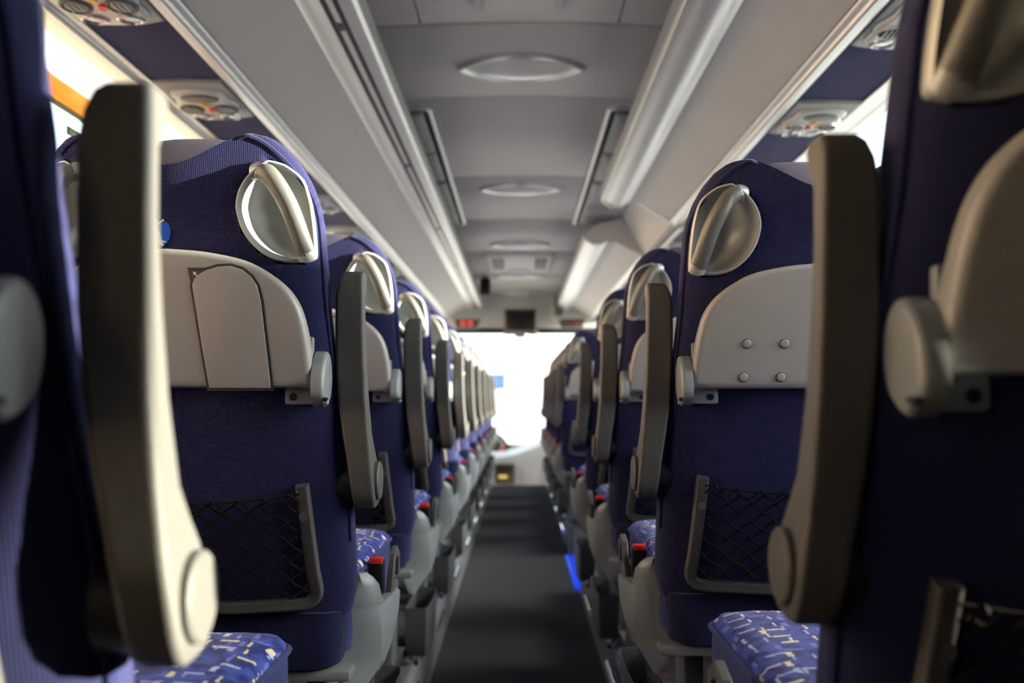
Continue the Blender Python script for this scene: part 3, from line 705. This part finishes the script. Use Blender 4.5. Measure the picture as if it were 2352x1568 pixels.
def pocket_frame_vf():
    r = 0.02; pts = [(0.1575, -0.118), (0.159, -0.135), (0.163, -0.185), (0.168, -0.24), (0.1715, -0.263)]
    for k in range(6):
        a = math.pi / 2 * k / 5; pts.append((0.1715 - r + r * math.cos(a), -0.267 - r * math.sin(a) * 0.9))
    pts += [(0.12, -0.2865), (0.06, -0.289), (0.0, -0.290)]
    full = pts + [(-a, b) for a, b in reversed(pts[:-1])]
    path = [(a, yb(b) - 0.008 + 0.010 * (abs(a) / 0.17) ** 3, H(b)) for a, b in full]
    return sweep(path, rrect(0.0088, 0.009, 0.004, 3), up=(0, -1, 0))

def make_seat(s, aisle=True):
    o = empty('coach_seat', (0, 0, 0))
    A = lambda nm, vf, m, par=None, ang=40: put(nm, vf[0], vf[1], M[m], par or o, s, ang)
    br = A('backrest', backrest_vf(), 'navy', ang=80)
    A('piping', edge_piping(), 'navy', br)
    A('headrest', lean(superell((0, 0.105, H(0.24)), (0.158, 0.062, 0.122), 0.75, 0.8), 0.0), 'leather')
    A('front_padding', lean(superell((0, 0.062, H(-0.03)), (0.185, 0.055, 0.21), 0.5, 0.6), 0.0), 'pattern')
    # grab handles at both shoulders
    for k in (1, -1):
        g = A('grab_handle', bowl_vf(k), 'silver', ang=60)
        A('grip', bar_vf(k, 0.14, 0.88), 'bar', g); A('grip_end', bar_vf(k, 0.0, 0.16), 'silver', g); A('grip_end', bar_vf(k, 0.87, 1.0), 'silver', g)
    # round pictogram sign
    zs = 0.2155; ys = yb(zs) - 0.0012; P3 = lambda dep: (lambda u, v, w: (u - 0.02, yb(zs + v) - 0.0005 - dep - w, H(zs + v)))
    sg = A('belt_sign', plate([(0.0205 * math.cos(2 * math.pi * i / 32), 0.0205 * math.sin(2 * math.pi * i / 32)) for i in range(32)], 0.0012, 0.0004, P3(0)), 'sign_blue')
    ci = lambda cx, cy, r, n=14: [(cx + r * math.cos(2 * math.pi * i / n), cy + r * math.sin(2 * math.pi * i / n)) for i in range(n)]
    fig = join(plate(ci(0.0, 0.0125, 0.0042), 0.0004, 0.0001, P3(0.0012)), plate([(-0.008, 0.006), (0.003, 0.007), (0.008, -0.008), (-0.009, -0.007)], 0.0004, 0.0001, P3(0.0012)),
               plate([(-0.009, -0.009), (0.008, -0.0095), (0.011, -0.018), (0.006, -0.018), (0.003, -0.0125), (-0.002, -0.0125), (-0.004, -0.0185), (-0.008, -0.0175)], 0.0004, 0.0001, P3(0.0012)))
    if s < 0: fig = ([(-v[0] - 0.04, v[1], v[2]) for v in fig[0]], [tuple(reversed(f)) for f in fig[1]])
    A('pictogram', fig, 'white', sg)
    st = plate([(0.0015, 0.008), (0.012, 0.0155), (0.0135, 0.014), (0.0, 0.0045)], 0.0004, 0.0001, P3(0.0014))
    st2 = plate([(-0.009, -0.006), (0.014, -0.0125), (0.0135, -0.0145), (-0.009, -0.0085)], 0.0004, 0.0001, P3(0.0014))
    A('pictogram_belt', join(st, st2), 'white', sg)
    for a, b in ((0.0125, 0.013), (0.0135, -0.0125), (-0.0125, 0.013), (-0.0135, -0.0125)):
        A('rivet', lean(revolve([(0.0022, 0.0), (0.002, 0.0008), (0.001, 0.0012)], 10, 'y', (0, 0, 0)), 0), 'chrome', sg)
        KL = COL.objects[-1]; 
        for v in KL.data.vertices: v.co = (s * (a - 0.02) + v.co.x, yb(zs + b) - 0.0018 - 0.0005 * abs(v.co.y), H(zs + b) + v.co.z)
    # tray table
    tr = A('tray_table', plate(TRAY, 0.024, 0.009, tray3(0.0), 5), 'tray')
    if s > 0:
        fl = [(0.156, 0.0125)] + [(0.149 - 0.055 / 2 * 0, 0.0)] * 0
        def px(a, b): return px2l(a, b, 1.268)
        g = [px(462, 893), px(450, 790), px(441, 700), px(436, 655)] + [px(440, 640), px(452, 628), px(472, 618), px(500, 610), px(530, 609), px(556, 617), px(577, 634), px(590, 655), px(597, 690), px(602, 760), px(607, 830), px(611, 893)]
        g = [(a, max(b, 0.0112)) for a, b in g]
        A('flap_joint', plate(inset(ccw(g), -0.0022), 0.0006, 0.0002, tray3(0.024)), 'groove', tr)
        A('cup_flap', plate(inset(ccw(g), 0.0012), 0.0022, 0.0012, tray3(0.0243)), 'tray', tr)
        tri = [px(432, 617), px(484, 616), px(462, 626), px(448, 640), px(439, 662)]
        A('latch_recess', plate(inset(ccw(tri), -0.0015), 0.001, 0.0003, tray3(0.0241)), 'groove', tr)
        lt = A('latch', plate(inset(ccw([px(437, 622), px(470, 621), px(450, 634), px(441, 652)]), 0.0008), 0.002, 0.0008, tray3(0.0245)), 'frame', tr)
        ar = [px(443, 623), px(450, 627), px(448.5, 628.5), px(453, 634), px(450.5, 635.5), px(446.5, 630), px(444.5, 632)]
        A('arrow', plate(ar, 0.0004, 0.0001, tray3(0.0267)), 'white', tr)
    else:
        for a, b in ((0.107, 0.0773), (0.053, 0.0773), (0.110, 0.0297), (0.0565, 0.0297)):
            pt = [(a * 1.0 + 0.0062 * math.cos(2 * math.pi * i / 20), b + 0.0062 * math.sin(2 * math.pi * i / 20)) for i in range(20)]
            rg = A('stud_ring', plate([(a + 0.0074 * math.cos(2 * math.pi * i / 20), b + 0.0074 * math.sin(2 * math.pi * i / 20)) for i in range(20)], 0.0005, 0.0002, tray3(0.024)), 'frame', tr)
            A('stud', plate(pt, 0.0034, 0.0022, tray3(0.0242), 4), 'tray', tr)
    for k in (1, -1):
        zc = 0.0; yo = yb(0.03) - 0.004; f = lambda u, v, w, k=k: (k * (0.182 + w), yo + u, H(v))
        vf = plate(disc_outline(), 0.017, 0.006, f, 4)
        hg = A('tray_hinge', vf if k < 0 else flip(vf), 'cover')
        A('hinge_hub', revolve([(0.014, 0.165), (0.014, 0.186)] if k > 0 else [(0.014, -0.186), (0.014, -0.165)], 16, 'x', (0, yo + 0.002, H(0.024))), 'cover', hg)
        A('hinge_tab', box((k * 0.176, yo - 0.002, H(0.066)), (0.008, 0.012, 0.03), 0.003), 'cover', hg)
        A('hinge_bracket', box((k * 0.163, yo + 0.022, H(0.003)), (0.05, 0.018, 0.024), 0.004), 'cover', hg)
        A('bracket_hole', revolve([(0.005, 0), (0.005, 0.002)], 14, 'y', (k * 0.150, yo + 0.0115, H(0.0015))), 'black', hg)
        A('hook_slot', box((k * 0.199, yo - 0.018, H(-0.0015)), (0.006, 0.014, 0.005), 0.002), 'black', hg)
        A('coat_hook', revolve([(0.0035, 0.196), (0.0035, 0.2015), (0.002, 0.203)] if k > 0 else [(0.002, -0.203), (0.0035, -0.2015), (0.0035, -0.196)], 10, 'x', (0, yo - 0.016, H(-0.006))), 'cover', hg)
    # net pocket
    pf = A('pocket_frame', pocket_frame_vf(), 'frame')
    for k in (1, -1): A('frame_plug', revolve([(0.0058, 0), (0.0055, 0.0006)], 14, 'y', (k * 0.161, yb(-0.16) - 0.0178, H(-0.16))), 'frame', pf)
    nt = A('net', net_vf(), 'cord'); nt['kind'] = 'stuff'
    A('elastic_cord', cord_vf(), 'cord')
    # lower back valance, frame bar
    A('valance', loft([[(a, 0.085 + b, H(z)) for a, b in rrect(w_, 0.045, 0.03, 4)] for z, w_ in ((-0.378, 0.188), (-0.374, 0.198), (-0.33, 0.203), (-0.30, 0.203))]), 'navy_dark')
    A('frame_bar', box((0, 0.075, H(-0.389)), (0.43, 0.05, 0.016), 0.004), 'leg')
    # cushion
    rr_ = lambda hw, hh, r, z: [(a, 0.31 + b, H(z + 0.004)) for a, b in rrect(hw, hh - 0.015, r * 0.6, 6)]
    A('cushion_side', loft([rr_(0.190, 0.215, 0.03, -0.385), rr_(0.205, 0.228, 0.035, -0.37), rr_(0.212, 0.233, 0.04, -0.30), rr_(0.211, 0.232, 0.04, -0.266)], (True, True)), 'navy_plain')
    A('seat_cushion', loft([rr_(0.211, 0.232, 0.04, -0.268), rr_(0.210, 0.231, 0.04, -0.260), rr_(0.203, 0.224, 0.036, -0.252), rr_(0.185, 0.205, 0.03, -0.2465), rr_(0.13, 0.15, 0.03, -0.243), rr_(0.05, 0.06, 0.02, -0.242)]), 'pattern')
    A('cushion_piping', sweep(rr_(0.2125, 0.2335, 0.04, -0.266), circ(0.0035, 7), up=(0, 0, 1), closed=True), 'navy_plain')
    # legs
    if not aisle: A('leg', join(b2(0.10, 0.135, 0.20, 0.30, 0.012, H(-0.39), 0.004), b2(0.10, 0.135, 0.28, 0.32, 0.012, H(-0.42), 0.004)), 'leg')
    if aisle:
        ar = A('armrest', arm_vf(), 'arm', ang=50)
        A('pivot_cap', revolve([(0.027, 0.243), (0.027, 0.2555), (0.025, 0.2575), (0.015, 0.2580)], 28, 'x', (0, 0.044, H(-0.116))), 'arm', ar)
        A('pivot_boss', revolve([(0.030, 0.20), (0.030, 0.224)], 24, 'x', (0, 0.045, H(-0.118))), 'black', ar)
        A('side_cover', cover_vf(), 'cover', ang=32)
        bk = A('belt_buckle', b2(0.2166, 0.2406, 0.2, 0.225, H(-0.315), H(-0.252), 0.004), 'black')
        A('release_button', b2(0.2181, 0.2391, 0.198, 0.215, H(-0.258), H(-0.2485), 0.002), 'red', bk)
        A('buckle_guide', sweep([(0.246, 0.225, H(-0.315)), (0.249, 0.23, H(-0.28)), (0.249, 0.245, H(-0.255)), (0.249, 0.275, H(-0.248)), (0.249, 0.30, H(-0.26)), (0.249, 0.30, H(-0.29))], rrect(0.008, 0.005, 0.002), up=(1, 0, 0)), 'arm', bk)
        A('foot_rail', sweep([(0.2075, -0.02, -0.022), (0.2075, 0.22, -0.022)], circ(0.012, 12), up=(0, 0, 1)), 'chrome')
        A('foot_clip', b2(0.18, 0.206, 0.27, 0.30, 0.0, 0.03, 0.008), 'chrome')
        A('aisle_leg', b2(0.122, 0.155, 0.20, 0.30, 0.012, H(-0.39), 0.005), 'leg'); A('foot', b2(0.11, 0.163, 0.10, 0.42, 0.0, 0.016, 0.004), 'steel')
    return o

LX, RX = -0.4526, 0.432
left_rows = [0.545] + [1.365 + 0.8 * i for i in range(10)]
right_rows = [0.655] + [1.507 + 0.835 * i for i in range(3)] + [5.10 + 0.8 * i for i in range(5)]
ordn = ['nearest', 'second', 'third', 'fourth', 'fifth', 'sixth', 'seventh', 'eighth', 'ninth', 'tenth', 'eleventh']
def place_seats(side, rows):
    s = 1 if side == 'left' else -1; X = LX if s > 0 else RX
    pa = make_seat(s, True); pw = make_seat(s, False); index_kids()
    feat = 'grey cup-flap tray' if s > 0 else 'studded grey tray'
    for i, y in enumerate(rows):
        a = pa if i == 0 else copy_tree(pa)
        if i > 0:
            for ch in a.children:
                if ch.name.startswith('armrest'): ch.location.x = 0.0
        a.location = (X, y, Z(PLAT))
        tag(a, 'navy coach seat with %s beside the aisle, %s row on the %s' % (feat, ordn[i], side), 'seat', 'aisle seats on the ' + side)
        if i == 0:
            for ch in a.children:
                if ch.name.startswith('armrest'): ch.location.x = 0.011 if s > 0 else 0.004
        b = pw if i == 0 else copy_tree(pw); b.location = (X - s * 0.445, y, Z(PLAT))
        tag(b, 'navy coach seat against the %s window, %s row' % (side, ordn[i]), 'seat', 'window seats on the ' + side)
place_seats('left', left_rows); place_seats('right', right_rows)

# waste bins hanging under the front of the aisle seats
def bin_vf(s):
    def sec(z, k, f, b): return [(x, y) for x, y in ((0.155, f), (0.213 - 0.002 * k, f), (0.216, f + 0.03), (0.217, (f + b) / 2), (0.213, b), (0.155, b))]
    outer = []
    for z, f, b, dx in ((-0.648, 0.42, 0.58, 0.012), (-0.643, 0.39, 0.60, 0.004), (-0.62, 0.372, 0.615, 0.002), (-0.575, 0.366, 0.625, 0.0), (-0.520, 0.360, 0.635, 0.0)):
        outer.append([(0.156 + dx, f, H(z)), (0.208 - dx, f, H(z)), (0.213 - dx, f + 0.008, H(z)), (0.216 - dx, f + 0.08, H(z)), (0.216 - dx, b - 0.05, H(z)), (0.210 - dx, b, H(z)), (0.156 + dx, b, H(z))])
    inner = []
    for z, f, b in ((-0.520, 0.3625, 0.6325), (-0.60, 0.372, 0.615)):
        inner.append([(0.1585, f, H(z)), (0.2065, f, H(z)), (0.2105, f + 0.008, H(z)), (0.2135, f + 0.08, H(z)), (0.2135, b - 0.05, H(z)), (0.208, b, H(z)), (0.1585, b, H(z))])
    return loft(outer + inner, (True, True))
for side, rows, s, X in (('left', left_rows, 1, LX), ('right', right_rows, -1, RX)):
    me = None
    for i, y in enumerate(rows):
        if me is None:
            o = put('waste_bin', *bin_vf(s), M['bin'], s=s); me = o.data
        else: o = bpy.data.objects.new('waste_bin', me); COL.objects.link(o)
        o.location = (X + s * 0.012, y - 0.028, Z(PLAT)); tag(o, 'open dark grey waste bin at the aisle foot of the %s %s seat' % (ordn[i], side), 'waste bin', 'waste bins along the ' + side + ' of the aisle')

# passenger service units above the rows
for side, rows, s in (('left', left_rows, -1), ('right', right_rows, 1)):
    p0 = psu_proto(s); index_kids(); first = True
    for i, y in enumerate(rows):
        o = p0 if first else copy_tree(p0); first = False
        o.location = (s * 0.943, y - 0.01, Z(0.902)); tag(o, 'overhead unit with lamps, air nozzles, yellow and red buttons, above %s %s row' % (ordn[i], side), 'service unit', 'overhead service units on the ' + side)

# sun blind, exit sign and round sticker on the left window
o = empty('sun_blind', (-1.085, 1.86, Z(0.9))); tag(o, 'ochre roller sun blind half drawn on the left window', 'blind')
put('blind_lit_part', *b2(-0.001, 0.001, 0.0, 1.62, -0.15, -0.004), M['blindtop'], o)  # upper part, brightness put into a paler see-through colour
put('blind_shaded_part', *b2(-0.0012, 0.0012, 0.0, 1.62, -0.205, -0.15), M['blind'], o)  # lower part of the same cloth, its shade painted ochre
put('bottom_bar', *box((0, 0.81, -0.21), (0.012, 1.62, 0.012), 0.004), M['hem'], o)
put('roller', *sweep([(0, 0, 0.0), (0, 1.62, 0.0)], circ(0.014, 12), up=(0, 0, 1)), M['alu'], o)
def text_vf(txt, size):
    cu = bpy.data.curves.new('lettering', 'FONT'); cu.body = txt; cu.size = size; cu.extrude = 0.0002
    ob = bpy.data.objects.new('lettering', cu); COL.objects.link(ob)
    dg = bpy.context.evaluated_depsgraph_get(); me = ob.evaluated_get(dg).to_mesh()
    V = [v.co.copy() for v in me.vertices]; F = [tuple(p.vertices) for p in me.polygons]
    ob.evaluated_get(dg).to_mesh_clear(); bpy.data.objects.remove(ob); bpy.data.curves.remove(cu)
    return V, F
o = empty('exit_sign', (-1.115, 2.41, Z(0.66))); tag(o, 'small green exit sign with pale lettering on the left window', 'sign')
put('sign_plate', *b2(-0.001, 0.001, 0, 0.16, -0.011, 0.0115), M['green'], o)
V, F = text_vf('Uscita', 0.0155)
put('lettering', [(0.0014 + v.z, 0.018 + v.x * 2.1, v.y - 0.005) for v in V], F, M['white'], o)
o = empty('round_sticker', (-1.113, 2.66, Z(0.725))); tag(o, 'round blue sticker on the left window above the exit sign', 'sticker')
put('disc', *revolve([(0.026, 0.0), (0.026, 0.001)], 28, 'x', (0, 0, 0)), M['sign_blue'], o)
put('pictogram', *join(revolve([(0.004, 0.001), (0.004, 0.0014)], 12, 'x', (0, 0.0, 0.012)), b2(0.001, 0.0014, -0.007, 0.005, -0.008, 0.007), b2(0.001, 0.0014, -0.004, 0.011, -0.014, -0.009)), M['white'], o)
o = empty('hammer_bracket', (1.095, 3.42, Z(0.80))); tag(o, 'small dark emergency hammer bracket on the right window', 'hammer')
put('bracket', *box((0, 0, 0), (0.02, 0.05, 0.03), 0.005), M['black'], o)
put('hammer_handle', *sweep([(-0.01, 0, -0.02), (-0.012, 0.0, 0.04)], circ(0.007, 8), up=(1, 0, 0)), M['black'], o)

# ================================================================== front of the coach
FW = struct('wall_front', *b2(-1.2, 1.2, 11.45, 11.6, Z(0.80), Z(1.32), 0.02), M['dash'], 'pale bulkhead above the windscreen')
put('black_band', *b2(-1.2, 1.2, 11.44, 11.6, Z(0.745), Z(0.80), 0.008), M['black'], FW)
V = [(-1.15, 12.0, Z(-0.62)), (1.15, 12.0, Z(-0.62)), (1.15, 11.55, Z(0.79)), (-1.15, 11.55, Z(0.79))]
struct('window_%d' % WINS, V + [(a, b + 0.008, c) for a, b, c in V], [(0, 1, 2, 3), (7, 6, 5, 4), (0, 4, 5, 1), (1, 5, 6, 2), (2, 6, 7, 3), (3, 7, 4, 0)], M['glass'], 'wide windscreen at the front')
for sx in (-1, 1): put('corner_post', *sweep([(1.17 * sx, 12.0, Z(-0.7)), (1.17 * sx, 11.55, Z(0.85))], rrect(0.05, 0.05, 0.015), up=(0, 1, 0)), M['black'], FW)
struct('wall_front', *b2(-1.2, 1.2, 11.95, 12.1, -0.5, Z(-0.55)), M['frame'], 'dark panel below the windscreen')
struct('wall_rear', *b2(-1.2, 1.2, YB - 0.08, YB, -0.1, Z(1.35)), M['wall'], 'grey rear wall behind the camera')
o = empty('front_monitor', (0.01, 11.2, Z(0.87))); tag(o, 'black flat screen hung from the ceiling at the front', 'monitor')
put('housing', *box((0, 0, 0.0), (0.36, 0.06, 0.27), 0.015), M['frame'], o)
put('screen', *box((0, -0.032, 0.0), (0.31, 0.006, 0.21), 0.003), M['screen'], o)
put('bracket', *join(b2(-0.19, -0.16, -0.02, 0.2, -0.15, -0.11, 0.005), b2(0.16, 0.19, -0.02, 0.2, -0.15, -0.11, 0.005), b2(-0.19, 0.19, 0.12, 0.2, -0.15, -0.11, 0.005)), M['leg'], o)
o = empty('interior_mirror', (0.01, 11.0, Z(0.69))); tag(o, 'small bright driver mirror under the front screen', 'mirror')
put('mirror_glass', *box((0, 0, 0), (0.14, 0.02, 0.05), 0.012, 3), M['chrome'], o)
put('mirror_arm', *sweep([(0, 0.01, 0.0), (0, 0.2, 0.0), (0, 0.55, 0.01)], circ(0.008, 8), up=(1, 0, 0)), M['black'], o)
for sx, lab, on in ((-1, 'left display box with glowing red figures under the rack end', True), (1, 'right display box with dark unlit panel under the rack end', False)):
    o = empty('destination_display', (sx * 0.585, 11.1, Z(0.83))); tag(o, lab, 'display')
    vf = loft([[(a, b, z) for a, b in rrect(hw, 0.06, 0.01, 2)] for z, hw in ((-0.05, 0.11), (-0.04, 0.125), (0.05, 0.15))])
    put('housing', *vf, M['frame'], o)
    p = put('panel', *box((0, -0.062, 0.0), (0.16, 0.006, 0.052), 0.002), M['screen' if on else 'ledoff'], o)
    if on:
        for cx in (-0.042, 0.038):
            put('figure', *loft([[(cx + a, -0.066 - h, b) for a, b in rrect(0.026, 0.022, 0.012, 4)] for h in (0, 0.001)]), M['led'], p)
o = empty('speaker_box', (-0.455, 9.75, Z(1.0))); tag(o, 'black box hanging behind the left rack near the front', 'speaker')
put('housing', *box((0.12, 0, 0.09), (0.10, 0.10, 0.17), 0.012), M['black'], o)
put('mount', *b2(0.10, 0.14, -0.02, 0.02, 0.15, 0.195), M['black'], o)
o = empty('roof_locker', (0.46, 11.1, Z(0.95))); tag(o, 'grey locker beside the right rack at the front bulkhead', 'locker')
put('body', *box((-0.03, 0.0, 0.05), (0.13, 0.4, 0.26), 0.03, 3), M['vent'], o)
put('door', *box((-0.03, -0.203, 0.05), (0.09, 0.008, 0.19), 0.003), M['frame'], o)
# entrance console and dashboard
o = empty('front_console', (0.0, 9.55, -0.1)); tag(o, 'pale curved console at the end of the aisle', 'console')
sec = []
for i in range(13):
    t = i / 12; x = -0.42 + 1.1 * t; zt = -0.60 + 0.24 * smooth(0.15, 0.95, t); yf = 0.18 * (1 - math.sin(math.pi * t) * 0.6)
    sec.append([(x, yf, -0.3), (x, yf - 0.02, Z(zt) - 0.10 + 0.1), (x, yf + 0.02, Z(zt) + 0.1 + 0.02), (x, yf + 0.5, Z(zt) + 0.16), (x, yf + 0.5, -0.3)])
put('body', *loft(sec), M['dash'], o, ang=50)
put('locker_door', *b2(0.02, 0.19, 0.055, 0.075, -0.15, 0.26, 0.008), M['dash'], o)
put('locker_door', *b2(0.21, 0.42, 0.055, 0.095, -0.15, 0.27, 0.008), M['dash'], o)
rc = put('recess', *b2(-0.235, -0.05, 0.02, 0.16, 0.06, 0.25, 0.008), M['wheel'], o)
put('slot', *b2(-0.21, -0.08, 0.014, 0.03, 0.185, 0.215, 0.004), M['black'], rc)
put('console_light', *b2(-0.20, -0.12, 0.012, 0.03, 0.115, 0.145, 0.006), M['yellowlight'], rc)
o = empty('dashboard', (0.0, 11.2, -0.1)); tag(o, 'grey dashboard ledge below the windscreen', 'dashboard')
put('ledge', *b2(-0.1, 1.05, 0.1, 0.7, Z(-0.60) + 0.1, Z(-0.545) + 0.1, 0.015), M['frame'], o)
put('panel', *b2(-0.1, 1.05, -0.1, 0.6, -0.2, Z(-0.61) + 0.1, 0.03), M['dash'], o)
o = empty('steering_wheel', (-0.325, 10.4, Z(-0.55))); tag(o, 'dark brown steering wheel seen past the left seats at the front', 'steering wheel')
ci = [(0.20 * math.cos(2 * math.pi * i / 40), -0.10 * math.sin(2 * math.pi * i / 40), 0.19 * math.sin(2 * math.pi * i / 40)) for i in range(40)]
put('rim', *sweep(ci, circ(0.02, 10), up=(0, -0.88, -0.47), closed=True), M['wheel'], o)
put('hub', *superell((0, 0.02, -0.01), (0.19, 0.06, 0.17), 1, 1, 24, 12), M['wheel'], o)
put('warning_lamp', *superell((0.14, -0.05, 0.03), (0.02, 0.012, 0.02), 1, 1, 12, 8), M['redlight'], o)
put('column', *sweep([(0, 0.05, -0.05), (0.0, 0.35, -0.5)], circ(0.05, 10), up=(1, 0, 0)), M['black'], o)

# ================================================================== outside
G = -1.25
struct('ground', *b2(-60, 60, -40, 90, G - 0.2, G), M['asphalt'], 'pale sunlit yard around the coach')
def building(x0, x1, y0, y1, h, m, label, face, wins=(), roof=True, board=None):
    o = empty('building', ((x0 + x1) / 2, (y0 + y1) / 2, G)); tag(o, label, 'building')
    cx, cy = (x0 + x1) / 2, (y0 + y1) / 2
    put('wall', *b2(x0 - cx, x1 - cx, y0 - cy, y1 - cy, 0, h), m, o)
    if roof: put('roof', *b2(x0 - cx - 0.4, x1 - cx + 0.4, y0 - cy - 0.4, y1 - cy + 0.4, h, h + 0.25), M['tile'], o)
    for (a, b, c, d) in wins:
        if face == 'y': f = put('window', *b2(a - cx, b - cx, y0 - cy - 0.06, y0 - cy + 0.05, c, d), M['facade2'], o); put('pane', *b2(a - cx + 0.08, b - cx - 0.08, y0 - cy - 0.08, y0 - cy, c + 0.08, d - 0.08), M['facewin'], f)
        else: f = put('window', *b2(x1 - cx - 0.05, x1 - cx + 0.06, a - cy, b - cy, c, d), M['facade2'], o); put('pane', *b2(x1 - cx, x1 - cx + 0.08, a - cy + 0.08, b - cy - 0.08, c + 0.08, d - 0.08), M['facewin'], f)
    return o
building(-22, -15, -25, 38, 9.0, M['facade'], 'long cream building in the sun beyond the left windows', 'x', [(y, y + 1.6, 3.0, 5.2) for y in range(-20, 34, 6)])
fb = building(-14, 22, 40, 50, 3.3, M['facade2'], 'low white building far ahead of the windscreen', 'y', [(-0.9 + 2.2 * k, 0.7 + 2.2 * k, 1.2, 2.0) for k in range(-4, 6)], roof=False)
o = empty('blue_board', (-0.85, 33.0, G)); tag(o, 'pale blue board standing outside ahead of the windscreen', 'board')
put('board', *b2(-0.2, 0.38, -0.03, 0.03, Z(0.28) - G, Z(0.80) - G), M['facesign'], o)
put('post', *b2(0.05, 0.13, -0.03, 0.03, 0, Z(0.3) - G), M['steel'], o)
o = empty('blocker', (7.0, 1.67, G)); tag(o, 'unseen shade-casting concrete kiosk beyond the right windows', 'blocker')  # added out of view to keep low sun off the left middle rows
KH = Z(0.22) + 6.05 * math.tan(SUN_EL) / math.cos(SUN_AZ) - G
put('wall', *b2(-1.0, 1.0, -1.22, 1.36, 0, KH - 0.12), M['concrete'], o)
put('roof', *b2(-1.1, 1.1, -1.22, 1.36, KH - 0.12, KH), M['concrete'], o)
put('door', *b2(-1.03, -0.98, -0.4, 0.5, 0, 2.05), M['leg'], o)
